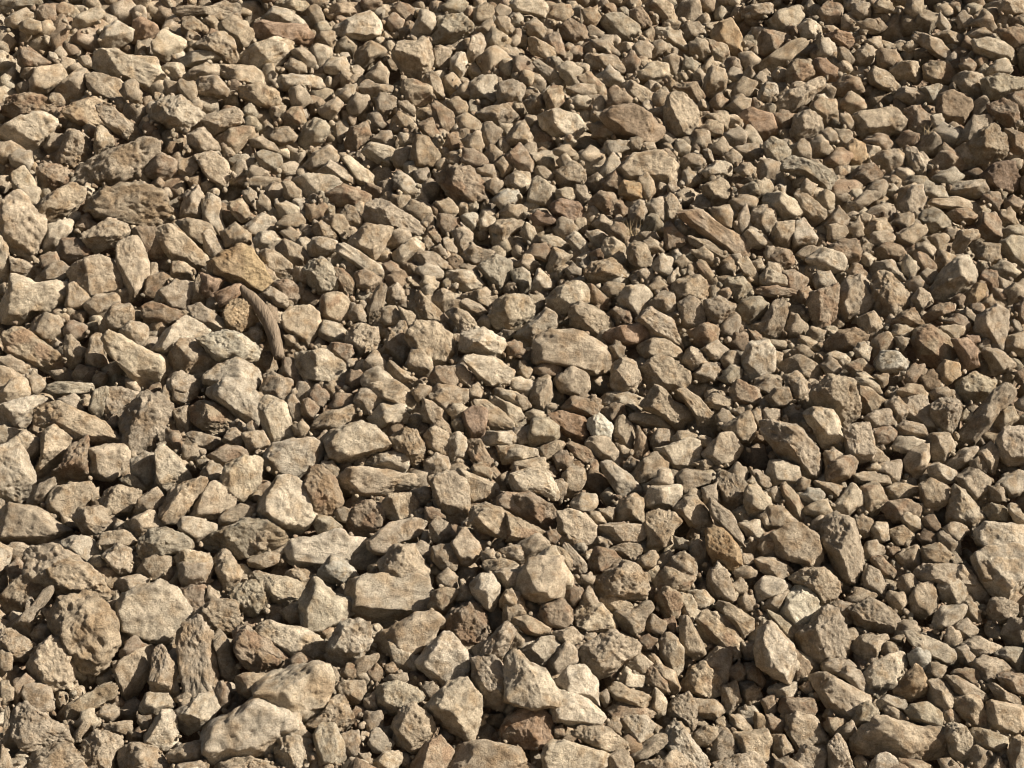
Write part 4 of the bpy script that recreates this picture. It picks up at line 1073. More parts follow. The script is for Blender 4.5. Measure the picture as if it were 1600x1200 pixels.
p 0 1018,416 1034,400 1052,403 1045,426 1024,426
dr 0 1435,592 1456,581 1469,597 1464,610 1442,607
n 0 453,81 461,74 479,81 494,97 492,105 484,108
n 0 286,695 304,698 316,713 302,726 286,716
n 0 1134,168 1152,152 1173,155 1171,168 1150,178
n 0 1155,84 1173,81 1189,94 1168,110 1158,105
n 0 1414,16 1422,0 1442,0 1442,21 1427,29
p 0 1542,108 1558,97 1574,94 1582,110 1574,118 1548,116
n 0 700,573 718,571 739,592 736,607 716,592
nr 0 0,855 26,850 47,855 39,866 21,874
p 0 1548,418 1566,410 1595,424 1584,435 1561,429
n 0 432,348 442,342 469,336 477,345 474,353 442,357 431,353
dr 0 600,432 626,426 639,432 637,445 621,450 603,439
n 0 1400,995 1403,974 1424,972 1453,993 1432,987 1416,990
n 0 1474,826 1487,817 1506,824 1508,834 1498,849 1479,834
n 0 697,160 713,152 731,165 729,178 710,181
n 0 916,192 948,196 961,205 958,213 929,213
n 0 1358,379 1364,366 1390,363 1399,371 1390,382 1364,384
n 0 1148,355 1165,316 1173,340 1171,353 1158,365
br 0 259,669 278,677 286,695 284,711 262,692
n 0 1293,374 1296,353 1322,353 1324,363 1309,376 1301,379
n 0 1010,969 1021,960 1042,977 1032,993 1013,985
n 0 1085,408 1097,405 1131,455 1123,455 1094,424
p 0 1364,829 1369,817 1387,818 1385,847 1366,847
n 0 1351,297 1380,278 1387,291 1377,307 1361,307
n 0 1545,763 1563,758 1574,768 1571,784 1548,784
n 0 882,139 900,134 926,136 932,147 921,155 898,147
n 0 679,316 700,312 716,329 708,340 692,337
b 0 831,576 858,568 879,576 877,584 856,586 835,584
p 0 113,1134 136,1111 144,1121 163,1129 142,1137
br 0 882,932 887,914 911,922 908,935 895,948
n 0 1063,247 1084,242 1101,249 1100,262 1066,260
p 0 934,276 958,239 968,249 963,262 948,278
b 0 1427,400 1437,393 1464,418 1450,426 1435,418
nr 0 0,1066 13,1064 18,1087 0,1113
n 0 988,74 1000,63 1017,71 1016,91 1000,93
n 0 1235,228 1254,220 1267,231 1267,249 1240,242
n 0 1445,1053 1456,1037 1482,1042 1471,1061 1453,1061
g 0 1398,291 1427,276 1442,278 1471,291 1442,291 1416,289
n 0 906,945 911,927 921,916 934,938 937,948
p 0 1177,790 1180,763 1198,774 1208,791 1188,795
g 0 1563,358 1590,354 1603,355 1603,371 1568,371
p 0 1281,63 1293,58 1305,76 1296,92 1280,87
b 0 992,666 1000,666 1009,695 1003,719 990,716 997,692
n 0 579,218 595,207 610,207 617,223 613,231 579,220
n 0 798,413 827,400 846,416 829,424
n 0 819,37 835,29 853,47 848,58 827,52
g 0 1123,592 1144,571 1158,573 1158,586 1139,600
n 0 1089,202 1108,190 1129,194 1129,210 1105,210
n 0 440,286 453,284 471,302 469,315 450,310
p 0 29,37 42,32 63,35 64,49 52,52 30,47
n 0 1492,1014 1511,1008 1521,1024 1513,1042 1500,1032
n 0 1343,334 1390,316 1394,326 1374,338 1351,338
p 0 1411,410 1419,397 1435,418 1432,429 1422,434 1411,426
n 0 995,876 1021,860 1030,871 1018,887 1000,887
n 0 50,993 60,977 76,977 76,995 63,1008
n 0 1475,1003 1482,980 1500,990 1503,1006 1490,1011
n 0 787,614 816,619 832,635 819,640 798,629
n 0 909,16 932,13 937,29 932,39 916,39
n 0 790,1166 814,1171 808,1187 795,1200 790,1200
n 0 1303,200 1327,207 1335,220 1316,231 1306,215
b 0 1400,218 1416,207 1435,210 1435,223 1408,231
p 0 1180,286 1201,281 1209,294 1196,307 1180,304
r 0 827,337 842,332 874,342 864,350 835,349
n 0 806,671 829,666 824,695 806,695
nr 0 1513,719 1534,713 1545,724 1540,740 1516,732
n 0 1105,178 1131,176 1139,186 1134,207 1126,194 1108,189
n 0 1097,763 1118,757 1123,782 1102,787
n 0 490,55 521,50 524,63 516,74 492,66
n 0 390,218 406,215 442,234 442,242 416,231 395,228
n 0 1185,852 1196,834 1214,868 1206,871 1190,866
n 0 0,1016 16,1019 16,1042 0,1061
n 0 1126,560 1142,551 1160,558 1158,571 1131,573
b 0 1471,502 1498,493 1516,505 1513,518 1492,510
n 0 1450,371 1464,365 1481,371 1477,390 1466,397 1458,379
n 0 1327,24 1338,8 1358,5 1361,21 1343,29
g 0 1442,302 1445,289 1474,294 1482,307 1464,310
n 0 39,594 52,581 68,592 66,607 45,607
br 0 479,319 492,324 506,316 511,324 500,337 487,345 479,337
p 0 916,363 932,361 953,371 937,387 924,379
p 0 1338,584 1351,584 1380,607 1364,610 1340,597
n 0 1288,1129 1298,1123 1322,1126 1316,1137 1301,1148 1290,1140
br 0 1534,308 1548,300 1558,303 1563,324 1561,334 1548,324
n 0 1288,708 1306,703 1319,711 1309,724 1290,729
n 0 1020,152 1032,142 1050,147 1042,163 1032,169 1021,163
n 0 1282,207 1296,200 1309,210 1306,226 1285,226
b 0 790,536 806,536 824,550 806,558 790,558
br 0 1587,479 1603,463 1603,516 1592,505
n 0 933,452 948,445 974,443 976,452 953,463
n 0 1152,938 1165,927 1180,938 1178,953 1163,956
w 0 1251,774 1264,766 1285,768 1290,778 1277,784 1256,783
p 0 1066,270 1074,264 1096,281 1079,294 1068,289
n 0 1508,940 1519,940 1534,969 1524,974 1508,958
br 0 786,544 800,534 815,536 813,558 789,555
n 0 1243,397 1259,387 1285,387 1280,400 1256,405
n 0 1152,721 1168,737 1165,753 1136,740
n 0 1382,1111 1390,1103 1408,1116 1427,1132 1416,1133 1390,1121
n 0 1076,392 1102,388 1116,405 1118,421 1105,410
p 0 524,152 545,134 557,131 555,150 537,160
dr 0 1432,839 1445,829 1466,834 1464,850 1440,849
p 0 1332,595 1343,590 1364,598 1382,614 1382,623 1364,611
n 0 395,413 416,413 432,434 416,441
n 0 1281,571 1298,560 1315,573 1311,584 1293,584
nr 0 736,729 750,724 768,737 768,750 744,745
b 0 471,627 482,622 498,640 487,654 474,645
b 0 605,29 616,20 629,32 628,47 613,50 607,39
n 0 1338,34 1364,32 1377,45 1372,52 1348,47
n 0 1395,348 1406,337 1427,334 1429,348 1411,358
n 0 864,855 877,855 898,884 895,900 882,881
p 0 816,363 822,348 829,350 841,376 837,384 822,374
br 0 1189,1095 1210,1087 1215,1111 1200,1119
p 0 697,642 708,633 734,637 729,648 710,656
n 0 1416,447 1424,434 1437,432 1448,447 1427,458
n 0 89,624 116,618 131,640 113,640
n 0 864,753 879,748 884,758 877,790 869,774
n 0 1474,1108 1484,1106 1499,1124 1495,1132 1477,1134
nr 0 442,105 453,94 477,101 479,113 461,116
nr 0 150,1121 158,1108 184,1108 184,1121 168,1126
n 0 1158,1003 1178,1008 1181,1037 1163,1027
n 0 756,242 768,228 785,239 784,249 771,257
n 0 1142,892 1165,887 1184,892 1181,902 1152,902
n 0 713,938 723,914 734,919 744,938 729,940
n 0 773,257 786,245 802,262 784,278
n 0 1194,395 1202,386 1220,390 1215,410 1197,408
b 0 1196,1116 1225,1129 1222,1145 1201,1140
p 0 1334,547 1348,536 1362,544 1356,563 1338,558
p 0 -5,852 8,860 12,879 0,892 -5,892
n 0 386,278 391,259 420,268 417,278
n 0 548,471 561,479 571,500 568,505 548,497
p 0 837,366 882,376 884,384 877,387 845,379
n 0 1461,408 1471,393 1495,400 1484,410 1469,420
n 0 1563,329 1579,328 1592,350 1584,353 1563,345
g 0 354,249 378,243 399,249 396,257 368,259
n 0 1429,387 1445,378 1461,390 1458,408 1440,395
n 0 1118,650 1131,641 1150,653 1136,666 1121,661
n 0 1374,1016 1390,1006 1411,1014 1406,1024 1380,1024
p 0 887,155 903,150 926,155 921,168 903,167
n 0 1305,1145 1332,1126 1338,1142 1322,1155
o 0 1180,1113 1190,1116 1202,1132 1188,1145 1180,1142
b 0 694,231 700,213 713,209 721,223 718,234
n 0 1495,26 1506,16 1519,32 1516,45 1500,45
br 0 997,1000 1013,994 1029,1000 1018,1014 1000,1016
n 0 742,265 768,260 780,270 776,280 752,276
w 0 719,340 729,333 744,334 746,348 739,361 729,353
n 0 1110,231 1131,215 1140,231 1129,242 1113,239
n 0 1047,684 1066,675 1089,679 1089,692 1074,684 1050,695
n 0 1193,642 1219,640 1217,658 1193,661
p 0 1574,792 1584,786 1603,813 1603,818 1590,818
b 0 1250,458 1264,447 1269,455 1261,479 1254,489
b 0 574,1053 587,1035 600,1050 590,1069
n 0 1453,614 1471,607 1492,610 1490,619 1458,624
dr 0 1442,810 1456,805 1471,826 1458,834 1445,821
n 0 610,189 621,176 647,189 645,197 624,196
n 0 900,289 913,291 921,312 911,323 900,304
p 0 869,297 890,294 900,310 890,315 871,310
b 0 63,405 87,392 92,408 66,421
n 0 402,319 410,303 420,311 425,329 404,332
p 0 747,348 758,334 775,342 768,355 750,361
p 0 1390,521 1403,510 1427,513 1422,526 1398,527
n 0 1003,376 1018,374 1038,392 1037,396 1010,392
n 0 1147,265 1168,255 1181,262 1178,276 1158,273
n 0 995,424 1008,420 1026,434 1013,447 1000,434
gr 0 185,750 202,742 223,758 231,766 210,763
n 0 496,687 508,671 513,679 511,692 519,716 506,708
n 0 0,1163 10,1176 16,1200 0,1208
n 0 1018,71 1032,62 1045,71 1032,84 1017,92
n 0 1508,55 1534,43 1553,55 1529,63
p 0 1055,226 1066,218 1079,231 1074,247 1058,242
n 0 1247,531 1256,526 1280,539 1278,551 1256,544
n 0 1545,1200 1561,1186 1576,1203 1558,1213
n 0 458,442 464,418 481,416 477,442
b 0 1108,160 1123,147 1139,158 1129,171 1113,168
n 0 621,479 642,489 652,502 637,513
n 0 684,900 700,892 716,902 705,913 684,910
n 0 1435,429 1448,421 1466,426 1461,439 1450,445
b 0 85,13 102,4 113,8 110,18 97,29 87,22
n 0 1309,76 1319,74 1335,97 1324,105 1314,94
n 0 381,523 402,510 410,531 399,539
n 0 655,1074 674,1066 687,1079 668,1092
gr 0 1068,110 1071,89 1092,97 1089,110 1074,116
n 0 1261,521 1269,510 1288,521 1285,539 1267,529
n 0 759,284 776,278 786,289 773,304 763,297
n 0 1264,826 1277,810 1298,805 1290,824 1269,830
n 0 456,666 474,658 483,669 474,683 461,679
b 0 118,350 136,340 150,350 144,358 121,361
b 0 663,792 684,797 700,813 681,808 666,816
n 0 924,350 940,338 958,348 953,358 937,358
b 0 1498,102 1513,89 1529,105 1513,116
nr 0 532,1053 545,1037 558,1042 553,1061 537,1061
n 0 837,594 856,585 861,607 842,613
n 0 1142,914 1158,905 1171,924 1155,932
n 0 1131,242 1147,235 1160,244 1158,255 1142,257
n 0 1324,355 1343,341 1348,363 1343,371 1327,363
b 0 1568,316 1582,308 1600,316 1597,328 1571,324
n 0 712,147 729,123 734,131 734,155 716,150
n 0 645,614 658,600 674,606 660,622 652,629
n 0 1358,719 1369,703 1390,716 1385,724 1364,724
b 0 563,0 597,0 595,8 574,17 565,10
n 0 390,513 403,510 410,526 403,539 390,531
n 0 1235,547 1254,540 1272,552 1269,560 1243,555
n 0 437,363 453,357 471,368 469,379 450,374
p 0 1361,10 1374,0 1393,8 1403,24 1380,16
n 0 113,1155 131,1126 142,1121 139,1134 123,1155 116,1163
n 0 568,1095 584,1082 590,1108 574,1113
n 0 247,616 262,598 265,624 273,635 255,629
n 0 864,234 884,228 900,236 898,244 866,242
n 0 378,300 391,292 400,311 399,329 386,313
n 0 742,47 768,29 773,42 765,54
b 0 597,413 613,410 629,424 626,429 605,429
br 0 919,624 926,616 937,627 937,645 926,648
n 0 882,421 895,413 908,421 906,434 890,434
p 0 1285,555 1303,550 1330,558 1324,571 1306,560
n 0 320,940 326,914 346,935 339,940
n 0 778,29 792,26 800,42 792,54 781,47
n 0 1010,450 1029,434 1045,447 1026,456
n 0 1311,178 1324,178 1335,200 1330,210 1314,189
n 0 1251,297 1259,281 1277,289 1267,304 1254,302
n 0 691,374 700,370 714,392 710,400 700,397
n 0 1322,985 1335,982 1343,1000 1335,1011 1324,1000
n 0 950,542 966,535 975,544 974,558 961,558
n 0 1171,737 1184,734 1205,761 1194,763
n 0 1196,766 1212,762 1222,774 1219,787 1204,779
b 0 1322,424 1338,414 1356,426 1351,433 1327,430
n 0 524,800 537,792 548,797 542,816 529,813
n 0 1180,737 1196,745 1206,758 1196,763 1180,753
n 0 836,268 845,260 864,273 861,284 842,278
n 0 508,603 519,594 532,608 516,624
p 0 655,442 666,433 687,442 681,450 658,450
n 0 948,1134 958,1121 968,1129 971,1150 953,1140
n 0 900,906 921,898 932,903 924,916 906,914
n 0 524,194 532,189 538,205 534,226 525,218
b 0 1584,584 1603,573 1603,605 1590,597
n 0 1171,645 1184,637 1192,656 1189,669 1178,661
n 0 595,1066 608,1056 634,1053 639,1066 621,1064
n 0 503,719 519,724 528,734 526,748 513,737 503,729
n 0 621,158 634,158 649,171 647,184 637,176 624,165
br 0 853,832 861,828 875,839 866,852 853,845
p 0 624,207 645,210 642,223 626,231
n 0 1348,63 1374,59 1380,76 1364,76
n 0 932,795 961,795 958,816 945,808
nr 0 1502,492 1511,481 1526,497 1521,508 1511,502
p 0 1466,39 1467,18 1487,45 1479,52
nr 0 984,220 997,213 1005,220 997,234 984,236
p 0 1458,200 1456,181 1471,178 1474,194 1466,202
p 0 1190,531 1230,534 1232,544 1206,542
br 0 963,316 974,319 983,329 974,338 961,334
n 0 1561,432 1582,442 1571,458 1561,450
n 0 1194,1121 1207,1116 1215,1137 1202,1142
n 0 731,608 744,602 754,611 750,622 734,622
b 0 1521,97 1534,87 1545,100 1532,113
n 0 215,1121 236,1119 231,1137 220,1142
n 0 1018,1137 1026,1132 1042,1145 1026,1158
p 0 1345,400 1353,395 1368,405 1361,421 1348,408
b 0 1032,236 1042,231 1063,257 1060,262
n 0 806,581 816,572 832,578 824,594
g 0 1052,837 1074,847 1074,860 1055,855
n 0 1094,110 1113,87 1117,100 1102,118
n 0 1398,526 1422,529 1411,547 1403,544
n 0 953,687 974,698 987,706 982,719 974,711
n 0 1243,761 1254,748 1267,750 1261,763 1246,768
p 0 819,646 829,642 856,648 853,654 829,654
n 0 921,800 932,799 948,816 932,821
n 0 992,365 1018,363 1033,374 1013,376
n 0 1173,410 1189,404 1194,416 1184,430
n 0 752,863 771,860 778,874 755,876
n 0 1063,779 1081,766 1096,766 1092,779
r 0 1034,969 1052,966 1060,985 1047,985
n 0 442,523 464,526 466,539 448,539
p 0 1055,345 1063,342 1074,363 1068,368 1055,358
n 0 1155,866 1176,868 1178,879 1158,881
n 0 716,418 723,412 744,418 755,437 742,426
n 0 1055,408 1068,399 1079,410 1063,421
n 0 1364,586 1387,586 1387,600 1380,605
n 0 168,940 181,938 184,964 171,956
n 0 1118,1126 1131,1121 1139,1137 1139,1145 1123,1137
n 0 1529,476 1548,463 1558,474 1548,481
n 0 1197,418 1206,408 1219,405 1219,418 1209,424
n 0 937,1084 948,1077 953,1095 945,1108
n 0 790,677 803,677 807,692 790,695
br 0 600,1040 613,1037 626,1053 605,1053
b 0 866,1137 879,1134 884,1150 866,1153
b 0 1248,1074 1264,1066 1274,1077 1259,1084
n 0 887,442 916,432 916,439 900,450
n 0 558,1176 574,1179 582,1192 571,1197
n 0 697,255 710,239 719,247 718,257
n 0 1209,547 1222,552 1219,568 1209,571
g 0 1503,648 1511,640 1521,648 1513,658 1500,657
p 0 658,452 671,445 683,450 668,463
n 0 676,387 687,383 702,400 687,400
r 0 1508,523 1532,526 1532,534 1519,539
n 0 1408,74 1424,64 1435,71 1422,81
n 0 668,363 679,361 689,374 681,383
n 0 519,1042 526,1045 529,1066 519,1069
n 0 895,622 911,615 924,619 916,629
p 0 1042,437 1060,416 1060,429 1047,445
n 0 660,374 668,367 676,382 668,393
n 0 139,768 144,753 152,774 144,784
nr 0 1142,642 1158,637 1168,642 1158,653
p 0 1353,732 1369,724 1377,729 1374,737 1358,737
b 0 1168,513 1194,529 1178,534
p 0 1437,748 1448,741 1458,748 1440,758
n 0 1356,1035 1364,1024 1374,1029 1364,1040
p 0 1165,753 1176,745 1185,758 1173,758
n 0 1390,998 1416,990 1403,1003
nr 0 750,1126 752,1116 758,1129 750,1137
n 0 908,868 926,858 921,871 906,866
'''
